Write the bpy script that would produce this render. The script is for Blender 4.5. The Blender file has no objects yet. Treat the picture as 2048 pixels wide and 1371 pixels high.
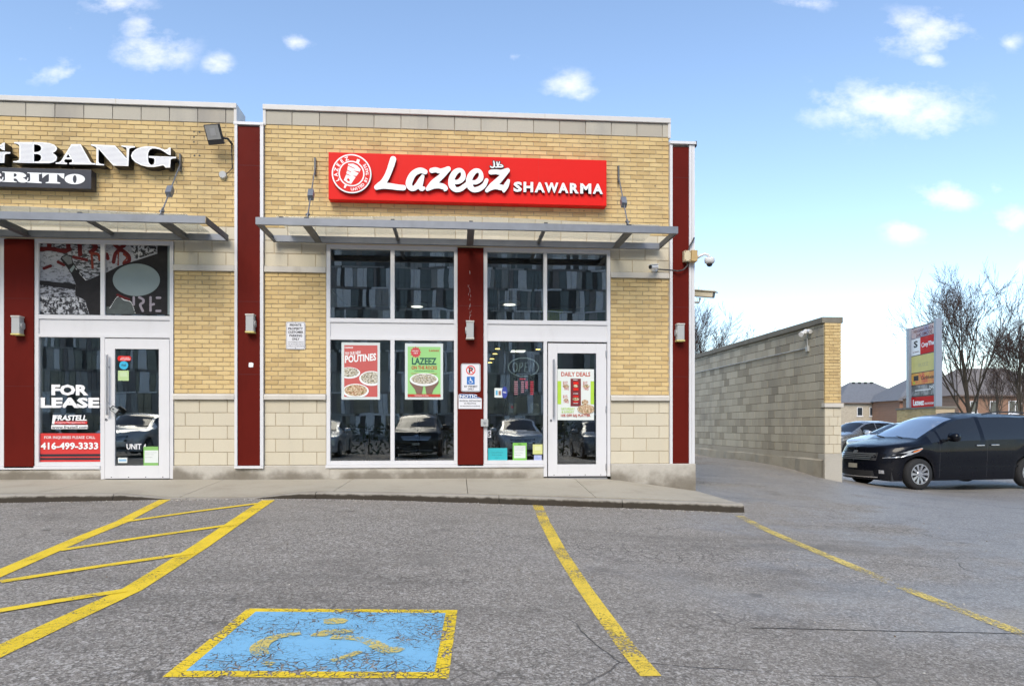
import bpy, bmesh, math, random
import numpy as np
from mathutils import Vector, Matrix
random.seed(7)
scene = bpy.context.scene
COL = scene.collection

# ------------------------------------------------------------------ camera
FPX, YAW, CD, CZ = 1400.0, math.radians(4.45), 10.6, 0.8
HZ = 850.0                                     # row of the horizon in the photograph
cam_d = bpy.data.cameras.new('camera'); cam = bpy.data.objects.new('camera', cam_d); COL.objects.link(cam)
cam.location = (0, -CD, CZ); cam.rotation_euler = (math.radians(90), 0, -YAW)
cam_d.sensor_width = 36; cam_d.lens = FPX / 2048 * 36
cam_d.shift_y = (HZ - 685.5) / 2048
cam_d.clip_start = 0.05; cam_d.clip_end = 3000
scene.camera = cam

# ------------------------------------------------------------------ light and exposure
SUN_EL, SUN_AZ = math.radians(42), math.radians(196)      # azimuth measured clockwise from +Y (behind the camera, a little to the left)
sun_d = bpy.data.lights.new('sun', 'SUN'); sun = bpy.data.objects.new('sun', sun_d); COL.objects.link(sun)
sun_d.energy = 1.5; sun_d.angle = math.radians(32); sun_d.color = (1.0, 0.90, 0.75)
sdir = Vector((math.sin(SUN_AZ) * math.cos(SUN_EL), math.cos(SUN_AZ) * math.cos(SUN_EL), math.sin(SUN_EL)))
sun.rotation_euler = (-sdir).to_track_quat('-Z', 'Y').to_euler(); sun.location = sdir * 60
vs = scene.view_settings
vs.view_transform = 'Standard'; vs.look = 'None'; vs.gamma = 1; vs.use_curve_mapping = False
vs.exposure = 1.18
try:
    scene.cycles.use_denoising = True
    scene.cycles.max_bounces = 6; scene.cycles.diffuse_bounces = 3; scene.cycles.glossy_bounces = 3; scene.cycles.transparent_max_bounces = 12
    scene.cycles.use_light_tree = False; scene.cycles.use_adaptive_sampling = True; scene.cycles.adaptive_threshold = 0.02
    scene.cycles.sample_clamp_indirect = 6
except Exception: pass

# ------------------------------------------------------------------ sky with small fair-weather clouds
world = bpy.data.worlds.new('World'); scene.world = world; world.use_nodes = True
WN, WL = world.node_tree.nodes, world.node_tree.links
WN.clear()
def wn(t, **kw):
    n = WN.new(t)
    for k, v in kw.items(): setattr(n, k, v)
    return n
def wmath(op, a, b=None, c=None, clamp=False):
    n = wn('ShaderNodeMath', operation=op, use_clamp=clamp)
    for i, v in enumerate((a, b, c)):
        if v is None: continue
        if isinstance(v, (int, float)): n.inputs[i].default_value = v
        else: WL.new(v, n.inputs[i])
    return n.outputs[0]
wout = wn('ShaderNodeOutputWorld'); bg = wn('ShaderNodeBackground')
sky = wn('ShaderNodeTexSky', sky_type='NISHITA', sun_disc=False)
sky.sun_elevation = SUN_EL; sky.sun_rotation = SUN_AZ
sky.altitude = 0; sky.air_density = 1.0; sky.dust_density = 0.35; sky.ozone_density = 1.0
SKY_STRENGTH = 0.118
bg.inputs['Strength'].default_value = SKY_STRENGTH
world.cycles.sampling_method = 'MANUAL'; world.cycles.sample_map_resolution = 512
tc = wn('ShaderNodeTexCoord')
def wdot(v):
    n = wn('ShaderNodeVectorMath', operation='DOT_PRODUCT'); WL.new(tc.outputs['Generated'], n.inputs[0]); n.inputs[1].default_value = v
    return n.outputs['Value']
fwd = wmath('MAXIMUM', wmath('ABSOLUTE', wdot((math.sin(YAW), math.cos(YAW), 0))), 0.05)
cu = wmath('DIVIDE', wdot((math.cos(YAW), -math.sin(YAW), 0)), fwd)
cv = wmath('DIVIDE', wdot((0, 0, 1)), fwd)
comb = wn('ShaderNodeCombineXYZ'); WL.new(cu, comb.inputs[0]); WL.new(cv, comb.inputs[1])
def wnoise(scale, detail, off, rough=0.6):
    mp = wn('ShaderNodeMapping'); WL.new(comb.outputs[0], mp.inputs[0]); mp.inputs['Location'].default_value = off; mp.inputs['Scale'].default_value = (1, 1.5, 1)
    n = wn('ShaderNodeTexNoise'); WL.new(mp.outputs[0], n.inputs['Vector']); n.inputs['Scale'].default_value = scale; n.inputs['Detail'].default_value = detail; n.inputs['Roughness'].default_value = rough
    return n.outputs['Fac']
nz = wnoise(11, 7, (0.3, 0.1, 0), 0.62)
nz2 = wnoise(34, 5, (1.3, 4.1, 2), 0.6)
puffs = [  # centre px, half width px, half height px, weight
 (305,104,86,48,.95),(284,58,44,34,.85),(436,130,32,28,.95),(590,86,36,19,.95),(128,146,90,32,.8),(1030,113,40,16,.62),(1142,174,62,34,1.0),
 (1846,66,112,54,.9),(1860,122,44,22,.85),(1772,214,190,58,1.0),(1860,225,90,60,.9),(1898,392,72,32,.9),(1812,462,48,27,.9),(2026,446,60,40,.75),(1988,376,40,16,.5),
 (2020,86,30,22,.6),(1612,6,66,18,.7),(2046,532,30,26,.65),(1745,738,130,44,.9),(236,10,80,30,.75),(40,116,26,14,.55),(140,58,24,14,.4)]
field = None
for px, py, a, b, w in puffs:
    du = wmath('MULTIPLY', wmath('SUBTRACT', cu, (px - 1024) / FPX), FPX / a)
    dv = wmath('MULTIPLY', wmath('SUBTRACT', cv, (HZ - py) / FPX), FPX / b)
    r = wmath('SQRT', wmath('ADD', wmath('MULTIPLY', du, du), wmath('MULTIPLY', dv, dv)))
    v = wmath('MULTIPLY', wmath('SUBTRACT', 1.42, r), w)
    field = v if field is None else wmath('MAXIMUM', field, v)
# the same kind of cloud goes on over the rest of the sky
gen = wmath('MULTIPLY', wmath('SUBTRACT', wnoise(2.6, 2, (7.7, 3.1, 0)), 0.6), 7.0)
side = wmath('MULTIPLY', wmath('SUBTRACT', wmath('ABSOLUTE', cu), 0.78), 8.0, clamp=True)
high = wmath('MULTIPLY', wmath('SUBTRACT', cv, 0.64), 8.0, clamp=True)
gen = wmath('MINIMUM', wmath('MULTIPLY', gen, wmath('MAXIMUM', side, high)), 1.0)
field = wmath('MAXIMUM', wmath('MAXIMUM', field, gen), 0.0)
dens = wmath('ADD', wmath('MULTIPLY', field, 0.9), wmath('MULTIPLY', wmath('SUBTRACT', nz, 0.5), 3.5))
dens = wmath('ADD', dens, wmath('MULTIPLY', wmath('SUBTRACT', nz2, 0.5), 0.7))
dens = wmath('MULTIPLY', wmath('SUBTRACT', dens, 0.36), 0.56, clamp=True)
dens = wmath('MULTIPLY', dens, wmath('MULTIPLY', field, 1.3, clamp=True))
dens = wmath('MULTIPLY', dens, 0.82)
mixc = wn('ShaderNodeMix', data_type='RGBA'); WL.new(dens, mixc.inputs[0]); WL.new(sky.outputs[0], mixc.inputs[6])
mixc.inputs[7].default_value = (6.9, 6.5, 6.45, 1)
WL.new(mixc.outputs[2], bg.inputs['Color']); WL.new(bg.outputs[0], wout.inputs[0])

# ------------------------------------------------------------------ measuring: a pixel of the photograph to a point on the plane y = Y
def F(px, py, Y=0.0):
    u, w = (px - 1024) / FPX, (HZ - py) / FPX
    dx, dy = math.sin(YAW) + math.cos(YAW) * u, math.cos(YAW) - math.sin(YAW) * u
    t = (Y + CD) / dy
    return dx * t, CZ + w * t
def AT(px, depth):                             # plan position at a depth along the view axis
    lat = (px - 1024) / FPX * depth
    return lat * math.cos(YAW) + depth * math.sin(YAW), depth * math.cos(YAW) - lat * math.sin(YAW) - CD

# ------------------------------------------------------------------ materials
MATS = {}
def newmat(name):
    m = bpy.data.materials.new(name); m.use_nodes = True
    N, L = m.node_tree.nodes, m.node_tree.links
    return m, N, L, N['Principled BSDF']
def lk(L, a, b): L.new(a, b)
def mathn(N, L, op, a, b=None, c=None, clamp=False):
    n = N.new('ShaderNodeMath'); n.operation = op; n.use_clamp = clamp
    for i, v in enumerate((a, b, c)):
        if v is None: continue
        if isinstance(v, (int, float)): n.inputs[i].default_value = v
        else: L.new(v, n.inputs[i])
    return n.outputs[0]
def noise(N, L, vec, scale, detail=3, rough=.55, stretch=None):
    if stretch:
        mp = N.new('ShaderNodeMapping'); mp.inputs['Scale'].default_value = stretch; L.new(vec, mp.inputs[0]); vec = mp.outputs[0]
    n = N.new('ShaderNodeTexNoise'); n.inputs['Scale'].default_value = scale; n.inputs['Detail'].default_value = detail; n.inputs['Roughness'].default_value = rough
    L.new(vec, n.inputs['Vector']); return n.outputs['Fac']
def mixrgb(N, L, fac, a, b, mode='MIX'):
    n = N.new('ShaderNodeMix'); n.data_type = 'RGBA'; n.blend_type = mode
    for i, v in ((0, fac), (6, a), (7, b)):
        if isinstance(v, (int, float)): n.inputs[i].default_value = v
        elif isinstance(v, (tuple, list)): n.inputs[i].default_value = (*v[:3], 1)
        else: L.new(v, n.inputs[i])
    return n.outputs[2]
def pos(N): return N.new('ShaderNodeNewGeometry').outputs['Position']
def bumpn(N, L, bs, h, strength, dist=.01):
    b = N.new('ShaderNodeBump'); b.inputs['Strength'].default_value = strength; b.inputs['Distance'].default_value = dist
    L.new(h, b.inputs['Height']); L.new(b.outputs[0], bs.inputs['Normal'])
def smooth(N, L, v, lo, hi):
    n = N.new('ShaderNodeMapRange'); n.interpolation_type = 'SMOOTHSTEP'; L.new(v, n.inputs[0]); n.inputs[1].default_value = lo; n.inputs[2].default_value = hi
    return n.outputs[0]
def plain(name, col, rough=.55, metal=0., var=.08, vscale=4., bump=0., bscale=80., dirt=0., spec=.5, coat=0., local=False):
    if name in MATS: return MATS[name]
    m, N, L, bs = newmat(name)
    P = N.new('ShaderNodeTexCoord').outputs['Object'] if local else pos(N)
    n = noise(N, L, P, vscale, 4)
    c = mixrgb(N, L, n, tuple(max(0, x * (1 - var)) for x in col), tuple(min(1, x * (1 + var)) for x in col))
    if dirt:
        d = smooth(N, L, noise(N, L, P, 2.3, 6, .65, (1, 1, .35)), .5, .78)
        c = mixrgb(N, L, mathn(N, L, 'MULTIPLY', d, dirt), c, (col[0] * .42, col[1] * .38, col[2] * .32))
    lk(L, c, bs.inputs['Base Color'])
    r = mathn(N, L, 'ADD', mathn(N, L, 'MULTIPLY', noise(N, L, P, 9, 3), .2), rough - .1, clamp=True)
    lk(L, r, bs.inputs['Roughness'])
    bs.inputs['Metallic'].default_value = metal; bs.inputs['Specular IOR Level'].default_value = spec
    if coat: bs.inputs['Coat Weight'].default_value = coat; bs.inputs['Coat Roughness'].default_value = .04
    if bump: bumpn(N, L, bs, noise(N, L, P, bscale, 3), bump)
    MATS[name] = m; return m
def emit(name, col, strength):
    m, N, L, bs = newmat(name)
    bs.inputs['Base Color'].default_value = (*col, 1); bs.inputs['Emission Color'].default_value = (*col, 1); bs.inputs['Emission Strength'].default_value = strength
    return m
def glassmat(name, tint, gain=2.6, wav=.0, rough=.0, dirt=0.0):
    m, N, L, bs = newmat(name); N.remove(bs)
    out = N['Material Output']
    tr = N.new('ShaderNodeBsdfTransparent'); tr.inputs[0].default_value = (*tint, 1)
    gl = N.new('ShaderNodeBsdfGlossy'); gl.inputs['Roughness'].default_value = rough; gl.inputs['Color'].default_value = (1, 1, 1, 1)
    fr = N.new('ShaderNodeFresnel'); fr.inputs['IOR'].default_value = 1.45
    fac = mathn(N, L, 'MULTIPLY', fr.outputs[0], gain, clamp=True)
    if wav:
        b = N.new('ShaderNodeBump'); b.inputs['Strength'].default_value = wav; b.inputs['Distance'].default_value = .02
        L.new(noise(N, L, pos(N), 1.7, 1), b.inputs['Height']); L.new(b.outputs[0], gl.inputs['Normal'])
    mx = N.new('ShaderNodeMixShader'); L.new(fac, mx.inputs[0]); L.new(tr.outputs[0], mx.inputs[1]); L.new(gl.outputs[0], mx.inputs[2])
    last = mx.outputs[0]
    if dirt:
        df = N.new('ShaderNodeBsdfDiffuse'); df.inputs[0].default_value = (.75, .74, .68, 1)
        tl = N.new('ShaderNodeBsdfTranslucent'); tl.inputs[0].default_value = (.75, .74, .68, 1)
        ad = N.new('ShaderNodeMixShader'); ad.inputs[0].default_value = .5; L.new(df.outputs[0], ad.inputs[1]); L.new(tl.outputs[0], ad.inputs[2])
        m2 = N.new('ShaderNodeMixShader'); L.new(mathn(N, L, 'MULTIPLY', noise(N, L, pos(N), 3, 5), dirt * 2, clamp=True), m2.inputs[0])
        L.new(last, m2.inputs[1]); L.new(ad.outputs[0], m2.inputs[2]); last = m2.outputs[0]
    L.new(last, out.inputs[0]); return m

def brickmat(name, a, b, c, grime=.35):
    """three brick tones picked by the piece (object random + per-face value) with fired-clay grain and weather stains"""
    m, N, L, bs = newmat(name)
    oi = N.new('ShaderNodeObjectInfo').outputs['Random']; at = N.new('ShaderNodeAttribute'); at.attribute_name = 'tone'
    r = mathn(N, L, 'FRACT', mathn(N, L, 'ADD', oi, at.outputs['Fac']))
    rp = N.new('ShaderNodeValToRGB'); L.new(r, rp.inputs[0]); e = rp.color_ramp.elements
    e[0].color = (*a, 1); e[1].color = (*b, 1); e[1].position = .62
    x = e.new(.9); x.color = (*c, 1); x = e.new(1.0); x.color = (*a, 1)
    P = pos(N)
    g = noise(N, L, P, 55, 4, .7)
    col = mixrgb(N, L, mathn(N, L, 'MULTIPLY', smooth(N, L, g, .35, .75), .22), rp.outputs[0], tuple(v * .72 for v in a))
    st = smooth(N, L, noise(N, L, P, 1.5, 6, .62, (1, 1, .22)), .45, .74)
    col = mixrgb(N, L, mathn(N, L, 'MULTIPLY', st, grime), col, (a[0] * .5, a[1] * .52, a[2] * .62))
    lk(L, col, bs.inputs['Base Color']); bs.inputs['Roughness'].default_value = .85; bs.inputs['Specular IOR Level'].default_value = .25
    bumpn(N, L, bs, g, .35, .004); return m

def asphaltmat():
    m, N, L, bs = newmat('asphalt')
    P = pos(N)
    fine = noise(N, L, P, 140, 3, .75)
    v = N.new('ShaderNodeTexVoronoi'); v.inputs['Scale'].default_value = 110; L.new(P, v.inputs['Vector'])
    chips = mathn(N, L, 'FRACT', mathn(N, L, 'MULTIPLY', v.outputs['Color'], 7.3))
    chip2 = smooth(N, L, chips, .62, .98)
    base = mixrgb(N, L, smooth(N, L, fine, .3, .72), (.105, .092, .077), (.37, .33, .28))
    base = mixrgb(N, L, mathn(N, L, 'MULTIPLY', chip2, .6), base, (.60, .56, .50))
    v2 = N.new('ShaderNodeTexVoronoi'); v2.inputs['Scale'].default_value = 62; L.new(P, v2.inputs['Vector'])
    sep = N.new('ShaderNodeSeparateColor'); L.new(v2.outputs['Color'], sep.inputs[0])
    base = mixrgb(N, L, mathn(N, L, 'MULTIPLY', smooth(N, L, sep.outputs[0], .55, 1.), .52), base, (.055, .048, .042))
    base = mixrgb(N, L, mathn(N, L, 'MULTIPLY', smooth(N, L, sep.outputs[1], .72, 1.), .40), base, (.62, .58, .53))
    big = smooth(N, L, noise(N, L, P, .33, 5, .6), .35, .68)
    base = mixrgb(N, L, mathn(N, L, 'MULTIPLY', big, .3), base, (.25, .222, .185))
    mid = smooth(N, L, noise(N, L, P, 1.6, 6, .65), .52, .8)
    base = mixrgb(N, L, mathn(N, L, 'MULTIPLY', mid, .6), base, (.12, .108, .094))
    strk = smooth(N, L, noise(N, L, P, .8, 6, .68, (.35, 1.3, 1)), .50, .74)
    base = mixrgb(N, L, mathn(N, L, 'MULTIPLY', strk, .62), base, (.13, .117, .10))
    pale = smooth(N, L, noise(N, L, P, .6, 5, .6, (.4, 1.1, 1)), .55, .75)
    base = mixrgb(N, L, mathn(N, L, 'MULTIPLY', pale, .4), base, (.38, .355, .31))
    # fine alligator cracking in worn areas, oil drips
    va = N.new('ShaderNodeTexVoronoi'); va.feature = 'DISTANCE_TO_EDGE'; va.inputs['Scale'].default_value = 7.5; L.new(P, va.inputs['Vector'])
    al = mathn(N, L, 'MULTIPLY', mathn(N, L, 'SUBTRACT', 1., smooth(N, L, va.outputs['Distance'], .01, .07)), smooth(N, L, noise(N, L, P, .75, 4, .6, (.6, 1.2, 1)), .54, .66))
    base = mixrgb(N, L, mathn(N, L, 'MULTIPLY', al, .6), base, (.07, .062, .054))
    vo = N.new('ShaderNodeTexVoronoi'); vo.inputs['Scale'].default_value = 1.15; L.new(P, vo.inputs['Vector'])
    oil = mathn(N, L, 'SUBTRACT', 1., smooth(N, L, mathn(N, L, 'ADD', vo.outputs['Distance'], mathn(N, L, 'MULTIPLY', noise(N, L, P, 9, 4), .16)), .10, .17))
    base = mixrgb(N, L, mathn(N, L, 'MULTIPLY', oil, .55), base, (.075, .066, .056))
    # hairline cracks
    vc = N.new('ShaderNodeTexVoronoi'); vc.feature = 'DISTANCE_TO_EDGE'; vc.inputs['Scale'].default_value = .8
    wv = N.new('ShaderNodeMix'); wv.data_type = 'VECTOR'; wv.inputs[0].default_value = .12; L.new(P, wv.inputs[4])
    nn = N.new('ShaderNodeTexNoise'); nn.inputs['Scale'].default_value = 2.6; nn.inputs['Detail'].default_value = 5; L.new(P, nn.inputs['Vector']); L.new(nn.outputs['Color'], wv.inputs[5])
    sc = N.new('ShaderNodeVectorMath'); sc.operation = 'SCALE'; sc.inputs[3].default_value = 1.; L.new(wv.outputs[1], sc.inputs[0]); L.new(sc.outputs[0], vc.inputs['Vector'])
    crack = mathn(N, L, 'SUBTRACT', 1., smooth(N, L, vc.outputs['Distance'], .001, .006))
    where = smooth(N, L, noise(N, L, P, .55, 3), .55, .64)
    crack = mathn(N, L, 'MULTIPLY', crack, where)
    base = mixrgb(N, L, mathn(N, L, 'MULTIPLY', crack, .7), base, (.04, .036, .032))
    lk(L, base, bs.inputs['Base Color'])
    # drying wet film: smoother towards the lower right of the lot
    sx = N.new('ShaderNodeSeparateXYZ'); L.new(P, sx.inputs[0])
    wet = mathn(N, L, 'ADD', noise(N, L, P, .42, 5, .6), mathn(N, L, 'MULTIPLY', sx.outputs[0], .022))
    wet = smooth(N, L, wet, .50, .66)
    rr = mathn(N, L, 'SUBTRACT', .90, mathn(N, L, 'MULTIPLY', wet, .46))
    lk(L, mathn(N, L, 'ADD', rr, mathn(N, L, 'MULTIPLY', fine, .12)), bs.inputs['Roughness'])
    lk(L, mathn(N, L, 'ADD', .3, mathn(N, L, 'MULTIPLY', wet, .45)), bs.inputs['Specular IOR Level'])
    h = mathn(N, L, 'ADD', mathn(N, L, 'MULTIPLY', chips, .5), fine)
    h = mathn(N, L, 'SUBTRACT', h, mathn(N, L, 'MULTIPLY', crack, 2.5))
    bumpn(N, L, bs, h, .55, .006)
    return m
def paintmat(name, col, wear, crackw=.0, blotch=.3, fade=None):
    """worn traffic paint: holes through to the asphalt"""
    m, N, L, bs = newmat(name)
    P = pos(N)
    n1 = noise(N, L, P, 60, 4, .75); n2 = noise(N, L, P, 2.0, 4, .6)
    a = mathn(N, L, 'ADD', mathn(N, L, 'MULTIPLY', n1, .75), mathn(N, L, 'MULTIPLY', n2, .55))
    if fade:
        sx = N.new('ShaderNodeSeparateXYZ'); L.new(P, sx.inputs[0])
        a = mathn(N, L, 'SUBTRACT', a, mathn(N, L, 'MULTIPLY', smooth(N, L, sx.outputs[fade[0]], fade[1], fade[2]), fade[3]))
    keep = smooth(N, L, a, wear - .05, wear + .05)
    if crackw:
        tot = None
        for s, w in ((13., crackw), (31., crackw * 1.5)):
            wv = N.new('ShaderNodeVectorMath'); wv.operation = 'MULTIPLY_ADD'; nn = N.new('ShaderNodeTexNoise'); nn.inputs['Scale'].default_value = 9; nn.inputs['Detail'].default_value = 4
            L.new(P, nn.inputs['Vector']); L.new(nn.outputs['Color'], wv.inputs[0]); wv.inputs[1].default_value = (.12, .12, .0); L.new(P, wv.inputs[2])
            vc = N.new('ShaderNodeTexVoronoi'); vc.feature = 'DISTANCE_TO_EDGE'; vc.inputs['Scale'].default_value = s; L.new(wv.outputs[0], vc.inputs['Vector'])
            wd = mathn(N, L, 'MULTIPLY', smooth(N, L, noise(N, L, P, 3.5, 4), .34, .70), w)
            c = mathn(N, L, 'GREATER_THAN', vc.outputs['Distance'], wd)
            tot = c if tot is None else mathn(N, L, 'MULTIPLY', tot, c)
        keep = mathn(N, L, 'MULTIPLY', keep, tot)
    c = mixrgb(N, L, mathn(N, L, 'MULTIPLY', smooth(N, L, noise(N, L, P, 3.5, 5), .4, .7), blotch), col, tuple(v * .72 for v in col))
    lk(L, c, bs.inputs['Base Color']); bs.inputs['Roughness'].default_value = .62
    lk(L, keep, bs.inputs['Alpha']); bumpn(N, L, bs, n1, .3, .003)
    return m
def concretemat(name, col, stain=.5, bottom=None):
    m, N, L, bs = newmat(name); P = pos(N)
    f = noise(N, L, P, 38, 5, .7)
    c = mixrgb(N, L, f, tuple(v * .82 for v in col), tuple(v * 1.14 for v in col))
    s = smooth(N, L, noise(N, L, P, 1.5, 6, .62), .46, .72)
    c = mixrgb(N, L, mathn(N, L, 'MULTIPLY', s, stain), c, (col[0] * .52, col[1] * .48, col[2] * .42))
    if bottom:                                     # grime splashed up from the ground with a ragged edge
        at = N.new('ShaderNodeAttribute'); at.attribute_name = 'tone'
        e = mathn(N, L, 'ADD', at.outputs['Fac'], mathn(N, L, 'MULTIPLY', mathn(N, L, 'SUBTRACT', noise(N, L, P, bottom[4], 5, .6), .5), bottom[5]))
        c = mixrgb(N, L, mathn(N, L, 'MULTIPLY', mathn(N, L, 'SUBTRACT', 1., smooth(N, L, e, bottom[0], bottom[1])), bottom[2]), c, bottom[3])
    lk(L, c, bs.inputs['Base Color']); bs.inputs['Roughness'].default_value = .86; bs.inputs['Specular IOR Level'].default_value = .3
    bumpn(N, L, bs, f, .35, .004); return m
def printmat(name, a, b, scale, lo, hi, stretch=None, extra=None):
    """two-tone photographic print"""
    m, N, L, bs = newmat(name); P = pos(N)
    f = smooth(N, L, noise(N, L, P, scale, 6, .7, stretch), lo, hi)
    c = mixrgb(N, L, f, a, b)
    if extra: c = mixrgb(N, L, smooth(N, L, noise(N, L, P, scale * .8, 4, .6), .56, .62), c, extra)
    lk(L, c, bs.inputs['Base Color']); bs.inputs['Roughness'].default_value = .5; return m

# ------------------------------------------------------------------ building blocks
ORG = {}
def worldloc(o): return ORG.get(o.name, Vector((0, 0, 0))) if o else Vector((0, 0, 0))
def link(name, data, parent=None, loc=None, world=True):
    """loc is a world position; without it the object shares its parent's origin"""
    o = bpy.data.objects.new(name, data); COL.objects.link(o)
    po = worldloc(parent)
    w = Vector(loc) if loc is not None else po.copy()
    o.parent = parent
    o.location = (w - po) if parent else w
    ORG[o.name] = w
    return o
def tag(o, label=None, cat=None, group=None, kind=None):
    if label: o['label'] = label
    if cat: o['category'] = cat
    if group: o['group'] = group
    if kind: o['kind'] = kind
    return o
def thing(name, label, cat, loc=(0, 0, 0), group=None, rotz=0.0):
    o = link(name, None, None, loc); o.rotation_euler = (0, 0, rotz); o.empty_display_size = .2
    return tag(o, label, cat, group)
class B:
    def __init__(s): s.v = []; s.f = []; s.t = []
    def add(s, vs, fs, tone=0.0):
        n = len(s.v); s.v += [tuple(p) for p in vs]; s.f += [tuple(n + i for i in f) for f in fs]; s.t += [tone] * len(vs) if not isinstance(tone, (list, tuple)) else list(tone)
        return s
    def box(s, x0, x1, y0, y1, z0, z1, tone=0.0):
        vs = [(x0, y0, z0), (x1, y0, z0), (x1, y1, z0), (x0, y1, z0), (x0, y0, z1), (x1, y0, z1), (x1, y1, z1), (x0, y1, z1)]
        return s.add(vs, [(0, 3, 2, 1), (4, 5, 6, 7), (0, 1, 5, 4), (1, 2, 6, 5), (2, 3, 7, 6), (3, 0, 4, 7)], tone)
    def prism(s, poly, y0, y1):                    # polygon in x-z, pushed along y
        n = len(poly); vs = [(x, y0, z) for x, z in poly] + [(x, y1, z) for x, z in poly]
        a = sum(poly[i][0] * poly[(i + 1) % n][1] - poly[(i + 1) % n][0] * poly[i][1] for i in range(n))
        fs = [tuple(range(n)), tuple(range(2 * n - 1, n - 1, -1))] + [(i, n + i, n + (i + 1) % n, (i + 1) % n) for i in range(n)]
        if a < 0: fs = [tuple(reversed(f)) for f in fs]
        return s.add(vs, fs)
    def prismx(s, poly, x0, x1):                   # polygon in y-z, pushed along x
        n = len(poly); vs = [(x0, y, z) for y, z in poly] + [(x1, y, z) for y, z in poly]
        a = sum(poly[i][0] * poly[(i + 1) % n][1] - poly[(i + 1) % n][0] * poly[i][1] for i in range(n))
        fs = [tuple(range(n - 1, -1, -1)), tuple(range(n, 2 * n))] + [(i, (i + 1) % n, n + (i + 1) % n, n + i) for i in range(n)]
        if a < 0: fs = [tuple(reversed(f)) for f in fs]
        return s.add(vs, fs)
    def tube(s, pts, r, n=8, cap=True):
        pts = [Vector(p) for p in pts]; rs = r if isinstance(r, (list, tuple)) else [r] * len(pts)
        vs = []; up = None
        for i, p in enumerate(pts):
            d = (pts[min(i + 1, len(pts) - 1)] - pts[max(i - 1, 0)]).normalized()
            if up is None: up = Vector((0, 0, 1)) if abs(d.z) < .9 else Vector((1, 0, 0))
            a = d.cross(up).normalized(); b = a.cross(d).normalized(); up = b
            for k in range(n):
                t = 2 * math.pi * k / n; vs.append(p + (a * math.cos(t) + b * math.sin(t)) * rs[i])
        fs = [(i * n + k, i * n + (k + 1) % n, (i + 1) * n + (k + 1) % n, (i + 1) * n + k) for i in range(len(pts) - 1) for k in range(n)]
        if cap: fs += [tuple(range(n - 1, -1, -1)), tuple((len(pts) - 1) * n + k for k in range(n))]
        return s.add(vs, fs)
    def lathe(s, prof, c, axis='z', n=20):         # prof: (radius, height) along the axis
        vs = []
        for r, h in prof:
            for k in range(n):
                t = 2 * math.pi * k / n; a, b = r * math.cos(t), r * math.sin(t)
                vs.append({'z': (c[0] + a, c[1] + b, c[2] + h), 'y': (c[0] + a, c[1] + h, c[2] + b), 'x': (c[0] + h, c[1] + a, c[2] + b)}[axis])
        fs = [(i * n + k, i * n + (k + 1) % n, (i + 1) * n + (k + 1) % n, (i + 1) * n + k) for i in range(len(prof) - 1) for k in range(n)]
        fs += [tuple(range(n - 1, -1, -1)), tuple((len(prof) - 1) * n + k for k in range(n))]
        return s.add(vs, fs)
    def ell(s, cx, cz, rx, rz, y0, y1, n=32):
        return s.prism([(cx + rx * math.cos(2 * math.pi * k / n), cz + rz * math.sin(2 * math.pi * k / n)) for k in range(n)], y0, y1)
    def mesh(s, name, mat, off=(0, 0, 0), smoothing=False, bevel=0.0):
        me = bpy.data.meshes.new(name)
        ox, oy, oz = off
        me.from_pydata([(x - ox, y - oy, z - oz) for x, y, z in s.v], [], s.f)
        if any(s.t):
            at = me.attributes.new('tone', 'FLOAT', 'POINT'); at.data.foreach_set('value', s.t)
        if bevel:
            bm = bmesh.new(); bm.from_mesh(me)
            bmesh.ops.recalc_face_normals(bm, faces=bm.faces)
            es = [e for e in bm.edges if len(e.link_faces) == 2 and e.calc_face_angle(0) > .6]
            bmesh.ops.bevel(bm, geom=es, offset=bevel, segments=2, affect='EDGES', profile=.6)
            bm.to_mesh(me); bm.free()
        me.materials.append(mat)
        if smoothing: me.polygons.foreach_set('use_smooth', [True] * len(me.polygons))
        me.update(); return me
    def build(s, name, mat, parent=None, local=False, smoothing=False, bevel=0.0, loc=None):
        base = Vector((0, 0, 0)) if local else (Vector(loc) if loc is not None else worldloc(parent))
        me = s.mesh(name, mat, base, smoothing, bevel)
        if local: 
            o = bpy.data.objects.new(name, me); COL.objects.link(o); o.parent = parent; ORG[o.name] = worldloc(parent); return o
        return link(name, me, parent, base)
def boxb(*a): return B().box(*a)

# ---- lettering and outlines
def curve_mesh(c):
    o = bpy.data.objects.new('tmp', c); m = o.to_mesh()
    vs = [tuple(v.co) for v in m.vertices]; fs = [tuple(p.vertices) for p in m.polygons]
    o.to_mesh_clear(); bpy.data.objects.remove(o); bpy.data.curves.remove(c); return vs, fs
_tc = {}
def glyphs(s, bold=0.0, spacing=1.0, extrude=0.0):
    key = (s, bold, spacing, extrude)
    if key not in _tc:
        c = bpy.data.curves.new('t', 'FONT'); c.body = s; c.offset = bold; c.space_character = spacing; c.resolution_u = 2; c.extrude = extrude
        _tc[key] = curve_mesh(c)
    return _tc[key]
def fit(vs, x0, x1, z0, z1, yf, depth=0.0, slant=0.0, skew=0.0):
    xs = [v[0] for v in vs]; ys = [v[1] for v in vs]; a, b, c, d = min(xs), max(xs), min(ys), max(ys)
    out = []
    for x, y, z in vs:
        tx, ty = (x - a) / (b - a), (y - c) / (d - c)
        out.append((x0 + (x1 - x0) * tx + slant * ty * (z1 - z0), yf - z * depth, z0 + (z1 - z0) * ty + skew * tx))
    return out
def text(b, s, x0, x1, z0, z1, yf, bold=.02, slant=0.0, skew=0.0, spacing=1.0):
    vs, fs = glyphs(s, bold, spacing); b.add(fit(vs, x0, x1, z0, z1, yf, 0, slant, skew), fs); return b
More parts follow.
